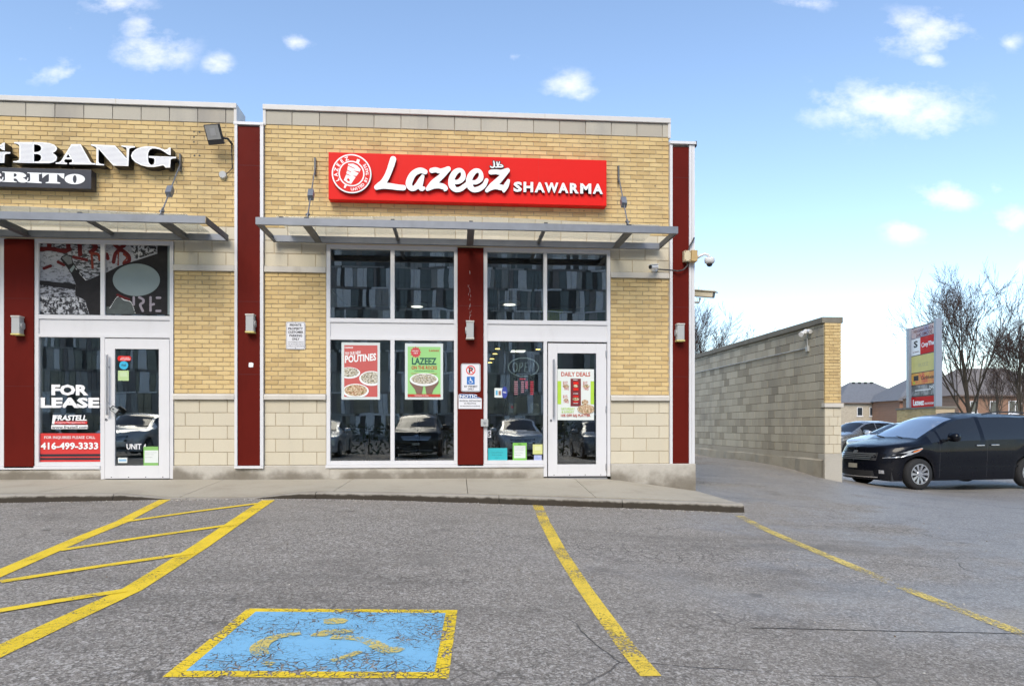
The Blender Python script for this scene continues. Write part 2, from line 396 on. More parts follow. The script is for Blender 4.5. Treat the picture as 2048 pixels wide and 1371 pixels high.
def outline(loops, yf, depth):
    """closed loops in x-z filled with even-odd holes and pushed back by depth from yf"""
    c = bpy.data.curves.new('o', 'CURVE'); c.dimensions = '2D'; c.fill_mode = 'BOTH'; c.extrude = depth / 2
    for lp in loops:
        sp = c.splines.new('POLY'); sp.points.add(len(lp) - 1); sp.use_cyclic_u = True
        for p, (x, z) in zip(sp.points, lp): p.co = (x, z, 0, 1)
    vs, fs = curve_mesh(c)
    return [(x, yf + depth / 2 - z, y) for x, y, z in vs], fs
def contours(field, x0, x1, y0, y1, step):
    nx, ny = int((x1 - x0) / step) + 2, int((y1 - y0) / step) + 2
    gx, gy = x0 + np.arange(nx) * step, y0 + np.arange(ny) * step
    X, Y = np.meshgrid(gx, gy, indexing='ij'); V = field(X, Y); V = np.where(V == 0, 1e-9, V)
    nxt = {}
    def pt(k):
        t, i, j = k
        if t == 'h': a, b = V[i, j], V[i + 1, j]; return gx[i] + step * a / (a - b), gy[j]
        a, b = V[i, j], V[i, j + 1]; return gx[i], gy[j] + step * a / (a - b)
    S = V > 0
    mixed = ~((S[:-1, :-1] == S[1:, :-1]) & (S[:-1, :-1] == S[:-1, 1:]) & (S[:-1, :-1] == S[1:, 1:]))
    for i, j in zip(*np.nonzero(mixed)):
        b0, b1, b2, b3 = S[i, j], S[i + 1, j], S[i + 1, j + 1], S[i, j + 1]
        e = [('h', i, j), ('v', i + 1, j), ('h', i, j + 1), ('v', i, j)]
        ins = []
        for q, (p0, p1) in enumerate(((b0, b1), (b1, b2), (b2, b3), (b3, b0))):
            if p0 != p1: ins.append((e[q], p0))
        outs = [k for k, p in ins if p]; inn = [k for k, p in ins if not p]
        if len(outs) == 1: nxt[outs[0]] = inn[0]
        else:
            ks = [k for k, p in ins]; ps = [p for k, p in ins]
            for q in range(4):
                if ps[q]: nxt[ks[q]] = ks[(q + 1) % 4]
    loops = []
    while nxt:
        k0 = next(iter(nxt)); k = k0; lp = []
        while k in nxt:
            lp.append(pt(k)); k = nxt.pop(k)
        if len(lp) > 6: loops.append(lp)
    return loops
def spline(pts, per=8):
    P = np.array(pts, float); out = []
    for i in range(len(P) - 1):
        p0, p1, p2, p3 = P[max(i - 1, 0)], P[i], P[i + 1], P[min(i + 2, len(P) - 1)]
        for k in range(per):
            t = k / per
            out.append(.5 * ((2 * p1) + (-p0 + p2) * t + (2 * p0 - 5 * p1 + 4 * p2 - p3) * t * t + (-p0 + 3 * p1 - 3 * p2 + p3) * t ** 3))
    out.append(P[-1]); return np.array(out)
def strokes_field(strokes):
    C = np.concatenate([spline(s) for s in strokes])
    def f(X, Y):
        V = np.full(X.shape, -1e9)
        for x, y, r in C: V = np.maximum(V, r - np.hypot(X - x, Y - y))
        return V
    return f
def flatdisc(b, loops, yf, depth):
    vs, fs = outline(loops, yf, depth); b.add(vs, fs); return b
def dup(root, loc, label=None):
    """a copy of a thing with copies of its parts and their parts"""
    def cp(o, parent):
        c = o.copy(); COL.objects.link(c); c.parent = parent
        for ch in list(o.children): cp(ch, c)
        return c
    r = cp(root, None); r.location = loc
    if label: r['label'] = label
    return r
# ================================================================== the ground
CP = np.array([(-12,-1.8,-.13),(-5.44,-1.8,-.124),(-3.3,-1.8,-.10),(-1.63,-1.8,-.108),(-.1,-1.8,-.162),(1.5,-1.8,-.23),(3.11,-1.8,-.30),(3.67,-1.8,-.333),
 (3.65,0,-.25),(3.65,6,-.14),(3.65,14,-.11),(8.06,4.22,-.37),(8.06,5.6,-.26),(8.06,7.7,-.2),(8.06,13,-.15),(8.06,20,-.12),(8.7,4.4,-.50),
 (9.6,4.4,-.61),(10.46,4.6,-.665),(13.5,5.0,-.70),(10,8,-.66),(14,9,-.72),(-6,-7,-.24),(0,-7,-.33),(5,-6,-.46),(10,-4,-.6),(0,-12,-.42),(-8,-14,-.36),(8,-12,-.66),
 (15,2,-.72),(15,-8,-.76),(20,12,-.75),(-15,-6,-.2),(-16,-16,-.4),(0,-22,-.55),(16,-22,-.8)])
def _tps(d2): return np.where(d2 > 1e-12, d2 * np.log(np.maximum(d2, 1e-12)), 0.0)
_n = len(CP); _K = _tps(((CP[:, None, :2] - CP[None, :, :2]) ** 2).sum(-1)) + np.eye(_n) * .05
_Pm = np.c_[np.ones(_n), CP[:, :2]]
_sol = np.linalg.solve(np.block([[_K, _Pm], [_Pm.T, np.zeros((3, 3))]]), np.r_[CP[:, 2], 0, 0, 0])
def GZa(X, Y):
    X, Y = np.asarray(X, float), np.asarray(Y, float)
    d2 = (X[..., None] - CP[:, 0]) ** 2 + (Y[..., None] - CP[:, 1]) ** 2
    z = _tps(d2) @ _sol[:_n] + _sol[_n] + _sol[_n + 1] * X + _sol[_n + 2] * Y
    r = np.maximum(np.maximum(-14 - X, X - 17), np.maximum(-20 - Y, Y - 14)); w = np.clip(r / 12, 0, 1); w = w * w * (3 - 2 * w)
    return np.clip(z, -1, .05) * (1 - w) + -.8 * w
def GZ(x, y): return float(GZa(np.array([x]), np.array([y]))[0])
def GP(px, py):
    """where the ray through a pixel meets the ground"""
    u, w = (px - 1024) / FPX, (HZ - py) / FPX
    dx, dy = math.sin(YAW) + math.cos(YAW) * u, math.cos(YAW) - math.sin(YAW) * u
    t = (CZ + .3) / -w
    for _ in range(25): t = .5 * t + .5 * (CZ - GZ(dx * t, -CD + dy * t)) / -w
    return dx * t, -CD + dy * t
def axis(lo, hi, step, far):
    a = list(np.arange(lo, hi + step / 2, step)); d = step; out = []; x = hi
    while x < far: d *= 1.5; x += d; out.append(x)
    d = step; x = lo; pre = []
    while x > -far: d *= 1.5; x -= d; pre.append(x)
    return np.array(pre[::-1] + a + out)
gx, gy = axis(-10, 18, .25, 900), axis(-13, 16, .25, 900)
GX, GY = np.meshgrid(gx, gy, indexing='ij'); GZZ = np.stack([GZa(GX[i], GY[i]) for i in range(len(gx))])
me = bpy.data.meshes.new('ground'); ny = len(gy)
me.from_pydata(np.c_[GX.ravel(), GY.ravel(), GZZ.ravel()].tolist(), [], [(i * ny + j, (i + 1) * ny + j, (i + 1) * ny + j + 1, i * ny + j + 1) for i in range(len(gx) - 1) for j in range(ny - 1)])
me.polygons.foreach_set('use_smooth', [True] * len(me.polygons)); me.materials.append(asphaltmat())
ground = tag(link('ground', me), 'worn grey asphalt parking lot, damp in patches', kind='structure')

# ---- painted markings (parts of the ground)
Mfresh = paintmat('yellow_paint_fresh', (.83, .58, .02), .49, .014)
Mworn = paintmat('yellow_paint_worn', (.80, .56, .05), .60, .014)
Mfaint = paintmat('yellow_paint_faint', (.74, .55, .12), .65, .0, fade=(0, 4.2, 8.5, .16))
Mblue = paintmat('blue_paint', (.20, .46, .66), .47, .036)
Mborder = paintmat('yellow_paint_cracked', (.83, .58, .02), .49, .05)
Mfig = paintmat('yellow_figure_paint', (.66, .52, .14), .60, .05)
def strip(pxs, width, name, mat, dz, label=None, sub=10):
    pts = [Vector((*GP(*p), 0)) for p in pxs]; fine = []
    for a, b in zip(pts, pts[1:]):
        n = max(2, int((b - a).length / .12)); fine += [a.lerp(b, k / n) for k in range(n)]
    fine.append(pts[-1]); vs = []
    W = width if isinstance(width, (list, tuple)) else (width, width)
    for i, p in enumerate(fine):
        d = (fine[min(i + 1, len(fine) - 1)] - fine[max(i - 1, 0)]).normalized(); nrm = Vector((-d.y, d.x, 0)); w = W[0] + (W[1] - W[0]) * i / len(fine)
        for q in (-1, 0, 1):
            e = p + nrm * w * .5 * q; vs.append((e.x, e.y, GZ(e.x, e.y) + dz))
    fs = [(3 * i + q, 3 * i + q + 1, 3 * i + q + 4, 3 * i + q + 3) for i in range(len(fine) - 1) for q in (0, 1)]
    o = B().add(vs, fs).build(name, mat, ground)
    if label: o['label'] = label
    return o
strip([(330,999),(244,1043),(159,1077),(60,1120),(-60,1172)], .13, 'line_marking', Mfresh, .004, 'outer yellow line of the hatched access aisle')
strip([(537,1000),(400,1093),(262,1180),(110,1250),(-60,1330)], (.15, .13), 'line_marking', Mfresh, .004, 'thick yellow line between hatched aisle and accessible bay')
for a, b in (((252,1043),(516,1007)), ((118,1101),(474,1048)), ((0,1164),(392,1105)), ((-30,1227),(252,1181))):
    strip([a, ((a[0] + b[0]) / 2, (a[1] + b[1]) / 2 - 1), b], .085, 'hatch_marking', Mfresh, .007, 'thin yellow hatch stripe of the access aisle')
strip([(1075,1010),(1089,1043),(1122,1105),(1164,1170),(1214,1240),(1258,1300),(1302,1352)], (.125, .10), 'line_marking', Mworn, .004, 'worn yellow bay line running out from the kerb')
strip([(1478,1031),(1530,1058),(1604,1090),(1700,1130),(1800,1173),(1900,1212),(2070,1276)], (.12, .11), 'line_marking', Mfaint, .004, 'fading yellow bay line starting at the end of the kerb')
Mseam = plain('tar_seam', (.02, .018, .016), .9)
strip([(1500,1255),(1640,1258),(1800,1262),(1920,1264),(2080,1268)], .009, 'asphalt_seam', Mseam, .003)
# the blue accessible-parking square
cor = [GP(495,1217), GP(915,1220), GP(897,1357), GP(325,1354)]
def bay(u, v):                                   # u to the right, v towards the camera
    a = [cor[0][k] + (cor[1][k] - cor[0][k]) * u for k in (0, 1)]; b = [cor[3][k] + (cor[2][k] - cor[3][k]) * u for k in (0, 1)]
    return a[0] + (b[0] - a[0]) * v, a[1] + (b[1] - a[1]) * v
def baypatch(u0, u1, v0, v1, dz, b=None):
    b = b or B(); n = 8; vs = []
    for i in range(n + 1):
        for j in range(n + 1):
            x, y = bay(u0 + (u1 - u0) * i / n, v0 + (v1 - v0) * j / n); vs.append((x, y, GZ(x, y) + dz))
    return b.add(vs, [(i * (n + 1) + j, i * (n + 1) + j + 1, (i + 1) * (n + 1) + j + 1, (i + 1) * (n + 1) + j) for i in range(n) for j in range(n)])
blue = baypatch(.055, .945, .06, .93, .004).build('accessible_square', Mblue, ground); blue['label'] = 'cracked blue painted square with a faded wheelchair figure'
for u0, u1, v0, v1 in ((0, 1, 0, .06), (0, 1, .93, 1), (0, .055, .06, .93), (.945, 1, .06, .93)):
    baypatch(u0, u1, v0, v1, .004).build('square_border', Mborder, blue)
def zp(x, y): return GP(300 + x / 2.926, 1000 + y / 2.926)
def figure(strokes, dz):
    b = B()
    for s in strokes:
        pts = spline([(*zp(x, y), w) for x, y, w in s], 6); vs = []
        for i, (x, y, w) in enumerate(pts):
            d = pts[min(i + 1, len(pts) - 1)] - pts[max(i - 1, 0)]; d = Vector((d[0], d[1], 0)).normalized(); nrm = Vector((-d.y, d.x, 0))
            for q in (-1, 1): vs.append((x + nrm.x * w * q, y + nrm.y * w * q, GZ(x, y) + dz))
        b.add(vs, [(2 * i, 2 * i + 1, 2 * i + 3, 2 * i + 2) for i in range(len(pts) - 1)])
    return b
figure([[(1015,716,.045),(1085,712,.065),(1150,716,.03)], [(985,802,.04),(1000,790,.045),(1060,775,.045),(1195,772,.035)],
        [(1060,806,.035),(1200,812,.035),(1290,835,.04),(1360,872,.045),(1415,886,.04),(1468,868,.03)],
        [(880,783,.03),(760,800,.035),(680,830,.04),(640,865,.045),(645,900,.04),(672,912,.03)], [(670,952,.02),(700,962,.025),(725,966,.02)],
        [(1060,945,.02),(1140,925,.025),(1230,890,.02)]], .008).build('wheelchair_figure', Mfig, blue)

# ================================================================== sidewalk and kerb
def lerp_tab(tab, x):
    return float(np.interp(x, [t[0] for t in tab], [t[1] for t in tab]))
SW_WALL = [(-12,.02),(-6,.02),(-3,.003),(1.3,-.0),(2.4,-.025),(3.66,-.207)]
SW_KERB = [(-12,-.02),(-5.4,-.023),(-4.1,-.03),(-3.55,-.088),(-2.55,-.094),(-1.95,-.032),(-1.6,-.025),(-.1,-.064),(3.11,-.19),(3.7,-.216)]
YK = -1.8
def SWZ(x, y):
    t = min(1, max(0, -y / -YK if YK else 0)); t = min(1, max(0, y / YK)); return lerp_tab(SW_WALL, x) * (1 - t) + lerp_tab(SW_KERB, x) * t
Mslab = concretemat('sidewalk_concrete', (.40, .36, .285), .3)
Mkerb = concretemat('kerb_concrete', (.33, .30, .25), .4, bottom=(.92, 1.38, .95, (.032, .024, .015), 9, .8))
Mjoint = plain('joint_dirt', (.06, .05, .04), .95)
def sw_patch(x0, x1, y0, y1, drop, thick, nx):
    b = B(); ysn = 5; vs = []
    for i in range(nx + 1):
        x = x0 + (x1 - x0) * i / nx
        for j in range(ysn + 1):
            y = y0 + (y1 - y0) * j / ysn; vs.append((x, y, SWZ(x, y) - drop))
    m = ysn + 1; fs = [(i * m + j, (i + 1) * m + j, (i + 1) * m + j + 1, i * m + j + 1) for i in range(nx) for j in range(ysn)]
    k = len(vs); vs += [(x, y, z - thick) for x, y, z in vs]
    rim = [i * m for i in range(nx + 1)] + [nx * m + j for j in range(1, m)] + [i * m + ysn for i in range(nx - 1, -1, -1)] + [j for j in range(ysn - 1, 0, -1)]
    fs += [(rim[q], rim[(q + 1) % len(rim)], rim[(q + 1) % len(rim)] + k, rim[q] + k)[::-1] for q in range(len(rim))]
    return b.add(vs, fs)
sidewalk = sw_patch(-12, 3.64, -1.64, 0.0, .03, .25, 40).build('sidewalk', Mjoint)
tag(sidewalk, 'narrow concrete sidewalk in front of the shops', kind='structure')
xs = [-12, -8.6, -6.9, -5.1, -3.42, -1.55, .13, 1.78, 3.66]
for a, b in zip(xs, xs[1:]): sw_patch(a + .004, b - .004, -1.645, -.002, 0, .06, 14).build('slab', Mslab, sidewalk)
kerb = B().box(-12, 3.6, -1.74, -1.66, -.5, -.3).build('kerb', Mjoint); tag(kerb, 'concrete kerb with a dark dirty face', kind='structure')
kx = [-12, -9, -6.4, -4.15, -3.3, -1.75, .52, 2.1, 3.72]
for a, b in zip(kx, kx[1:]):
    bb = B(); n = 16; prof = [(-1.655, 0), (-1.70, .0), (-1.775, -.004), (-1.80, -.028), (-1.815, -.12), (-1.82, -.35)]
    vs = []; tn = []
    for i in range(n + 1):
        x = a + .004 + (b - a - .008) * i / n; g = GZ(x, -1.82); top = SWZ(x, -1.79)
        endr = .0 if b < 3.7 or i < n - 2 else (.03 if i == n - 1 else .07) if i >= n - 1 else 0
        for y, dz in prof:
            jit = .008 * math.sin(37 * x + 11 * y) * (dz < -.01)
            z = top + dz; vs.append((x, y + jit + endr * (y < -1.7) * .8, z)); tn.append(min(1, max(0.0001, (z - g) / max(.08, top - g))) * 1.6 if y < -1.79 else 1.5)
    m = len(prof); fs = [(i * m + j, i * m + j + 1, (i + 1) * m + j + 1, (i + 1) * m + j) for i in range(n) for j in range(m - 1)] + [tuple(range(m - 1, -1, -1)), tuple(n * m + j for j in range(m))]
    bb.add(vs, fs, tn).build('kerb_stone', Mkerb, kerb)

# ================================================================== the two shop units
Mbrick = brickmat('buff_brick', (.64, .465, .215), (.70, .53, .26), (.53, .375, .17), .40)
Mmortar = plain('mortar', (.45, .36, .235), .95, var=.15, bump=.3)
Mstone = brickmat('cream_stone', (.60, .54, .41), (.645, .585, .45), (.565, .505, .38), .15)
Mparapet = brickmat('parapet_stone', (.46, .425, .35), (.50, .465, .385), (.43, .39, .32), .4)
Mgap = plain('stone_joint', (.50, .44, .33), .95)
Mcoping = plain('coping_metal', (.62, .60, .57), .5, var=.06, dirt=.25)
Mwhite = plain('white_aluminium', (.69, .685, .69), .4, var=.03, dirt=.14)
Mband = plain('band_stone', (.58, .545, .48), .75, var=.1, dirt=.45, bump=.1)
Mred = plain('oxblood_panel', (.115, .010, .006), .55, var=.2, vscale=1.5, dirt=.4, spec=.08)
Mpane = glassmat('window_glass', (.82, .87, .86), 4.4, .035)
Mdark = plain('dark_metal', (.03, .03, .032), .5)
Mplinth = concretemat('plinth_concrete', (.50, .465, .40), .45, bottom=(.10, .9, .7, (.10, .08, .052), 1.3, 3.2))
Mroof = plain('roof_membrane', (.2, .2, .2), .9)
Z = dict(top=5.53, cop=5.45, par=5.24, brk=3.72, b1t=3.15, b1b=3.06, lt=1.265, lb=1.177, st=.21)
_shared = {}
def piece_mesh(w, h, d, mat, bev=.0):
    k = (round(w, 3), round(h, 4), round(d, 3), mat.name)
    if k not in _shared:
        t = min(.004, h * .08)
        b = B(); x, z = w / 2, h / 2
        vs = [(-x, .0 + t, -z), (x, t, -z), (x, t, z), (-x, t, z), (-x + t, 0, -z + t), (x - t, 0, -z + t), (x - t, 0, z - t), (-x + t, 0, z - t), (-x, d, -z), (x, d, -z), (x, d, z), (-x, d, z)]
        fs = [(4, 5, 6, 7), (0, 1, 5, 4), (1, 2, 6, 5), (2, 3, 7, 6), (3, 0, 4, 7), (8, 9, 1, 0), (9, 10, 2, 1), (10, 11, 3, 2), (11, 8, 0, 3)]
        _shared[k] = b.add(vs, fs).mesh('piece', mat), vs, fs
    return _shared[k]
class Wall:
    """lays courses of pieces on a facade; the first `limit` become objects, the rest one joined part"""
    def __init__(s, parent, name, mat, limit, rest): s.p, s.n, s.m, s.lim, s.rest, s.k, s.b = parent, name, mat, limit, rest, 0, B()
    def course(s, x0, x1, z0, z1, w, off, gap, d=.05, y=0.0, mass=False):
        x = x0 - off * w
        while x < x1 - .005:
            a, b = max(x + gap / 2, x0 + gap * .3), min(x + w - gap / 2, x1 - gap * .3); x += w
            if b - a < .02: continue
            h = z1 - z0 - gap; cx, cz = (a + b) / 2, (z0 + z1) / 2; yy = y + random.uniform(-.0018, .0018)
            me, vs, fs = piece_mesh(b - a, h, d, s.m)
            if s.k < s.lim and not mass:
                link(s.n, me, s.p, (cx, yy, cz)); s.k += 1
            else: s.b.add([(vx + cx, vy + yy, vz + cz) for vx, vy, vz in vs], fs, random.uniform(.001, .999))
    def field(s, x0, x1, z0, z1, n, w, gap, **kw):
        h = (z1 - z0) / n
        for i in range(n): s.course(x0, x1, z0 + i * h, z0 + (i + 1) * h, w, .5 * (i % 2) + kw.get('ph', 0), gap, kw.get('d', .05), kw.get('y', 0), kw.get('mass', False))
    def done(s):
        if s.b.v: tag(s.b.build(s.rest, s.m, s.p), kind='stuff')
def unit(name, label, x0, x1, piers, openings, ret_left, ret_right):
    root = thing(name, label, 'shop', ((x0 + x1) / 2, 0, 0))
    # solid backing behind brick and stone, with the openings left free
    wb = B(); YB = .009
    wb.box(x0, x1, YB, .30, 3.487, Z['par'] + .05)
    for a, b in piers: wb.box(a, b, YB, .30, .15, 3.487)
    wall = wb.build('brick_wall', Mmortar, root)
    W = Wall(wall, 'brick', Mbrick, 300, 'brickwork')
    for a, b in piers: W.field(a, b, Z['b1b'], Z['lt'], 1, .2, .01) if False else W.field(a, b, Z['lt'], Z['b1b'], 27, .2, .0095)
    # upper field: the courses nearest the canopy first
    W.field(x0, x1, Z['brk'], Z['par'], 23, .2, .0095)
    W.done()
    sw = B()
    S = None
    st = boxb(x0, x1, .02, .06, Z['par'], Z['cop']).build('stone_wall', Mgap, root)
    S = Wall(st, 'parapet_stone', Mparapet, 300, 'stonework'); S.field(x0, x1, Z['par'], Z['cop'], 1, .4, .008, y=-.004); S.done()
    S = Wall(st, 'stone_block', Mstone, 300, 'stonework')
    for a, b in piers:
        S.field(a, b, Z['b1t'], Z['brk'], 3, .4, .008, ph=.15); S.field(a, b, Z['st'], Z['lb'], 5, .4, .007, ph=.1)
    for a, b in openings: S.course(a, b, 3.53, Z['brk'], .4, .2, .008)
    S.done()
    for a, b in piers:
        boxb(a + .001, b - .001, -.032, .03, Z['b1b'] + .002, Z['b1t'] - .002).build('stone_band', Mband, root, bevel=.006)
        B().prismx([(.03, Z['lb']), (-.045, Z['lb'] + .002), (-.045, Z['lt'] - .03), (-.03, Z['lt'] - .004), (.03, Z['lt'])], a + .001, b - .001).build('stone_ledge', Mband, root)
    # coping and parapet returns
    cp = B().box(x0 - .02, x1 + .02, -.035, .42, Z['cop'] + .006, Z['top']).build('coping', Mcoping, root, bevel=.006)
    for x in ([x0] if ret_left else []) + ([x1] if ret_right else []):
        boxb(x - .018, x + .022, -.02, .40, Z['par'] - .01, Z['cop'] + .004).build('parapet_return', Mcoping, root)
    for k in range(1, 3):
        xx = x0 + (x1 - x0) * k / 3 + .1; boxb(xx - .002, xx + .002, -.038, -.034, Z['cop'] + .004, Z['top'] + .002).build('coping_seam', Mgap, cp)
    boxb(x0, x1, .32, 9, 4.55, 4.7).build('roof', Mroof, root)
    return root, wall
def frame_part(root, name, bars, mat=None, label=None):
    b = B()
    for q in bars: b.box(*q)
    o = b.build(name, mat or Mwhite, root)
    if label: o['label'] = label
    return o
def pane(par, x0, x1, z0, z1, y=.032, m=None): return boxb(x0, x1, y, y + .006, z0, z1).build('pane', m or Mpane, par)
FY0, FY1 = -.012, .09
def glazed(root, xo0, xa0, xa1, xb0, xb1, xo1, lower_right=True, label=None):
    """storefront screen: two lights above, a spandrel panel, two lights below (or one beside the door)"""
    zt, g1, g0, s1, s0, l1, l0, sill = 3.487, 3.43, 2.395, 2.335, 2.118, 2.075, .27, .215
    b = B(); d = .001
    b.box(xo0, xa0, FY0, FY1, sill if True else 0, zt); b.box(xb1, xo1, FY0, FY1, sill if lower_right else .02, zt)
    b.box(xa0 + d, xb1 - d, FY0, FY1, g1, zt); b.box(xa0 + d, xb1 - d, FY0, FY1, s1, g0); b.box(xa0 + d, xb1 - d, FY0, FY1, l1, s0)
    b.box(xa1, xb0, FY0, FY1, g0 + d, g1 - d); b.box(xa1, xb0, FY0, FY1, l0 + d if lower_right else .02, l1 - d)
    b.box(xa0 + d, (xb1 if lower_right else xa1) - d, FY0, FY1, sill, l0)
    w = b.build('window_frame', Mwhite, root)
    if label: w['label'] = label
    for a, c in ((xa0, xa1), (xb0, xb1)): pane(w, a - .004, c + .004, g0 - .004, g1 + .004)
    pane(w, xa0 - .004, xa1 + .004, l0 - .004, l1 + .004)
    if lower_right: pane(w, xb0 - .004, xb1 + .004, l0 - .004, l1 + .004)
    boxb(xa0, xb1, .006, .05, s0 + .001, s1 - .001).build('spandrel_panel', Mwhite, w)
    bd = .008                                   # dark gasket lines round the lights
    return w
def door(root, x0, x1, zb, zt, gx0, gx1, gz0, gz1, hx, hz0, hz1, lockz, hinge_x, bolts):
    b = B(); y0, y1 = -.022, .025
    b.box(x0, gx0, y0, y1, zb, zt); b.box(gx1, x1, y0, y1, zb, zt); b.box(gx0 + .001, gx1 - .001, y0, y1, gz1, zt - .0005); b.box(gx0 + .001, gx1 - .001, y0, y1, zb + .0005, gz0)
    d = b.build('door', Mwhite, root)
    pane(d, gx0 - .004, gx1 + .004, gz0 - .004, gz1 + .004, -.004)
    boxb(hx - .014, hx + .014, -.085, -.06, hz0, hz1).build('pull_handle', Msteel, d, bevel=.004)
    for zz in (hz0 + .18, hz1 - .18): B().tube([(hx, -.062, zz), (hx, -.02, zz)], .009, 8).build('handle_bolt', Msteel, d)
    B().lathe([(.019, -.032), (.019, -.022)], (hx - .035, 0, lockz), 'y', 16).build('lock', Msteel, d)
    B().lathe([(.008, -.036), (.008, -.032)], (hx - .035, 0, lockz), 'y', 12).build('keyhole', Mdark, d)
    if hinge_x is not None:
        for zz in (zb + .14, zb + 1.02, zt - .16): B().tube([(hinge_x, -.03, zz - .05), (hinge_x, -.03, zz + .05)], .011, 8).build('hinge', Msteel, d)
    for k in range(4):
        xx = x0 + (x1 - x0) * (.1 + .8 * k / 3); B().lathe([(.007, -.026), (.007, -.022)], (xx, 0, zb + .02), 'y', 8).build('bolt', Mdark, d)
    boxb(x0 + .005, x1 - .005, -.018, .02, zb - .022, zb - .003).build('sweep', Mdark, d)
    return d
Msteel = plain('brushed_steel', (.50, .50, .51), .35, .9)
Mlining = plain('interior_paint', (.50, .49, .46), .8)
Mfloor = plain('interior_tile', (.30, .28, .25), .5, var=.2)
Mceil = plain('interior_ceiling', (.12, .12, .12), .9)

def red_column(root, x0, xr0, xr1, x1, zb, zt, y=-.045, label=None):
    o = boxb(xr0 - .001, xr1 + .001, y, .1, zb, zt).build('red_column', Mred, root)
    if label: o['label'] = label
    boxb(x0, xr0, y - .022, .11, zb - .002, zt + .03).build('trim', Mwhite, o); boxb(xr1, x1, y - .022, .11, zb - .002, zt + .03).build('trim', Mwhite, o)
    for zz in (1.55, 2.62, 4.62): boxb(xr0, xr1, y - .001, y + .02, zz - .0025, zz + .0025).build('panel_joint', Mdarkred, o)
    return o
Mdarkred = plain('panel_joint_dark', (.07, .01, .01), .7)
def plinth(root, x0, x1, ztop, y0, step=.0, zend=None):
    n = max(2, int((x1 - x0) / .15)); vs = []; tn = []
    for i in range(n + 1):
        x = x0 + (x1 - x0) * i / n; g = lerp_tab(SW_WALL, x)
        for y, z, t in ((.1, ztop, 1.), (y0 + .012, ztop, 1.), (y0, ztop - .012, .95), (y0 - .004, g + .07, .3), (y0 - .006, g - .12, .001)): vs.append((x, y, z)); tn.append(t)
    m = 5; fs = [(i * m + j, i * m + j + 1, (i + 1) * m + j + 1, (i + 1) * m + j) for i in range(n) for j in range(m - 1)] + [tuple(range(m - 1, -1, -1)), tuple(n * m + j for j in range(m))]
    return B().add(vs, fs, tn).build('plinth', Mplinth, root)

# ---- corner unit with the red sign
shop, shop_wall = unit('corner_shop', 'end unit of buff brick with the red sign board and twin glazed bays', -2.845, 3.259, [(-2.845, -1.95), (2.343, 3.259)], [(-1.95, 2.343)], True, True)
winA = glazed(shop, -1.944, -1.889, -1.001, -.942, -.053, -.001, True, 'white framed window bay with two food posters')
winB = glazed(shop, .393, .449, 1.307, 1.36, 2.288, 2.338, False, 'white framed window bay with the entrance door')
dR = door(shop, 1.375, 2.275, .025, 2.048, 1.515, 2.117, .205, 1.90, 1.452, .922, 1.807, .876, 2.268, True); dR['label'] = 'white glazed entrance door with a food poster'
boxb(1.36, 2.288, -.02, .05, -.03, .002).build('threshold', Msteel, shop)
pc = boxb(.002, .390, -.03, .1, .19, 3.468).build('red_column', Mred, shop); pc['label'] = 'dark red panel between the two window bays'
for zz in (1.36, 2.60): boxb(.003, .389, -.0315, -.02, zz - .002, zz + .002).build('panel_joint', Mdarkred, pc)
boxb(-1.955, 1.31, -.03, .1, .165, .212).build('window_sill', Mwhite, shop, bevel=.004)
ca = red_column(shop, -3.262, -3.222, -2.895, -2.850, .21, 5.19, -.03, 'tall dark red column in the gap between the two units')
boxb(-3.275, -2.846, -.06, .3, 5.21, 5.25).build('column_cap', Mwhite, ca)
boxb(-3.262, -2.85, -.06, .11, .168, .205).build('column_foot', Mwhite, ca)
cb = red_column(shop, 3.262, 3.300, 3.562, 3.60, .212, 5.09, -.03, 'tall dark red column at the end of the building')
boxb(3.605, 3.65, -.05, .3, .212, 5.12).build('trim', Mwhite, cb)
boxb(3.256, 3.665, -.075, .3, 5.125, 5.165).build('column_cap', Mwhite, cb)
boxb(3.66, 3.68, -.06, .5, 5.10, 5.18).build('cap_flashing', Mdark, cb)
plinth(shop, -3.262, -1.9, .208, -.015); plinth(shop, -1.9, 1.305, .165, -.01); plinth(shop, 2.342, 3.66, .21, -.06)
# end wall towards the lane
boxb(3.30, 3.64, .301, 9, -.6, 4.9).build('end_wall', Mbrick, shop)
# interior
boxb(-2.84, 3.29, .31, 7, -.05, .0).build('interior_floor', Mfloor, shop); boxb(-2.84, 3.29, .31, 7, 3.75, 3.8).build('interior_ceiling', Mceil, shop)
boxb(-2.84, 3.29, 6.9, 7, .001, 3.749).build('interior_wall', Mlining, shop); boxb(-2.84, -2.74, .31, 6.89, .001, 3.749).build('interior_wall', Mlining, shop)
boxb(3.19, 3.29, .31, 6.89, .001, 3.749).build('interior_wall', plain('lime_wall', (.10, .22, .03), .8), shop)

# ---- vacant unit
vac, vac_wall = unit('vacant_shop', 'neighbouring buff brick unit with a for-lease window and black letter sign', -8.6, -3.262, [(-4.138, -3.27), (-8.6, -8.45)], [(-8.45, -4.138)], False, True)
winC = glazed(vac, -6.076, -6.021, -5.166, -5.107, -4.194, -4.145, False, 'white framed window bay with printed film above')
winD = glazed(vac, -8.44, -8.385, -7.5, -7.44, -6.55, -6.487, True, 'white framed window cut off by the picture edge')
dL = door(vac, -5.098, -4.196, .028, 2.058, -4.961, -4.343, .215, 1.91, -5.045, .945, 1.825, .885, None, True); dL['label'] = 'white glazed door of the vacant unit with a lockbox'
boxb(-5.107, -4.194, -.02, .05, -.02, .005).build('threshold', Msteel, vac)
pd = boxb(-6.484, -6.079, -.03, .1, .19, 3.468).build('red_column', Mred, vac); pd['label'] = 'dark red panel beside the for-lease window'
for zz in (1.36, 2.62): boxb(-6.483, -6.08, -.0315, -.02, zz - .002, zz + .002).build('panel_joint', Mdarkred, pd)
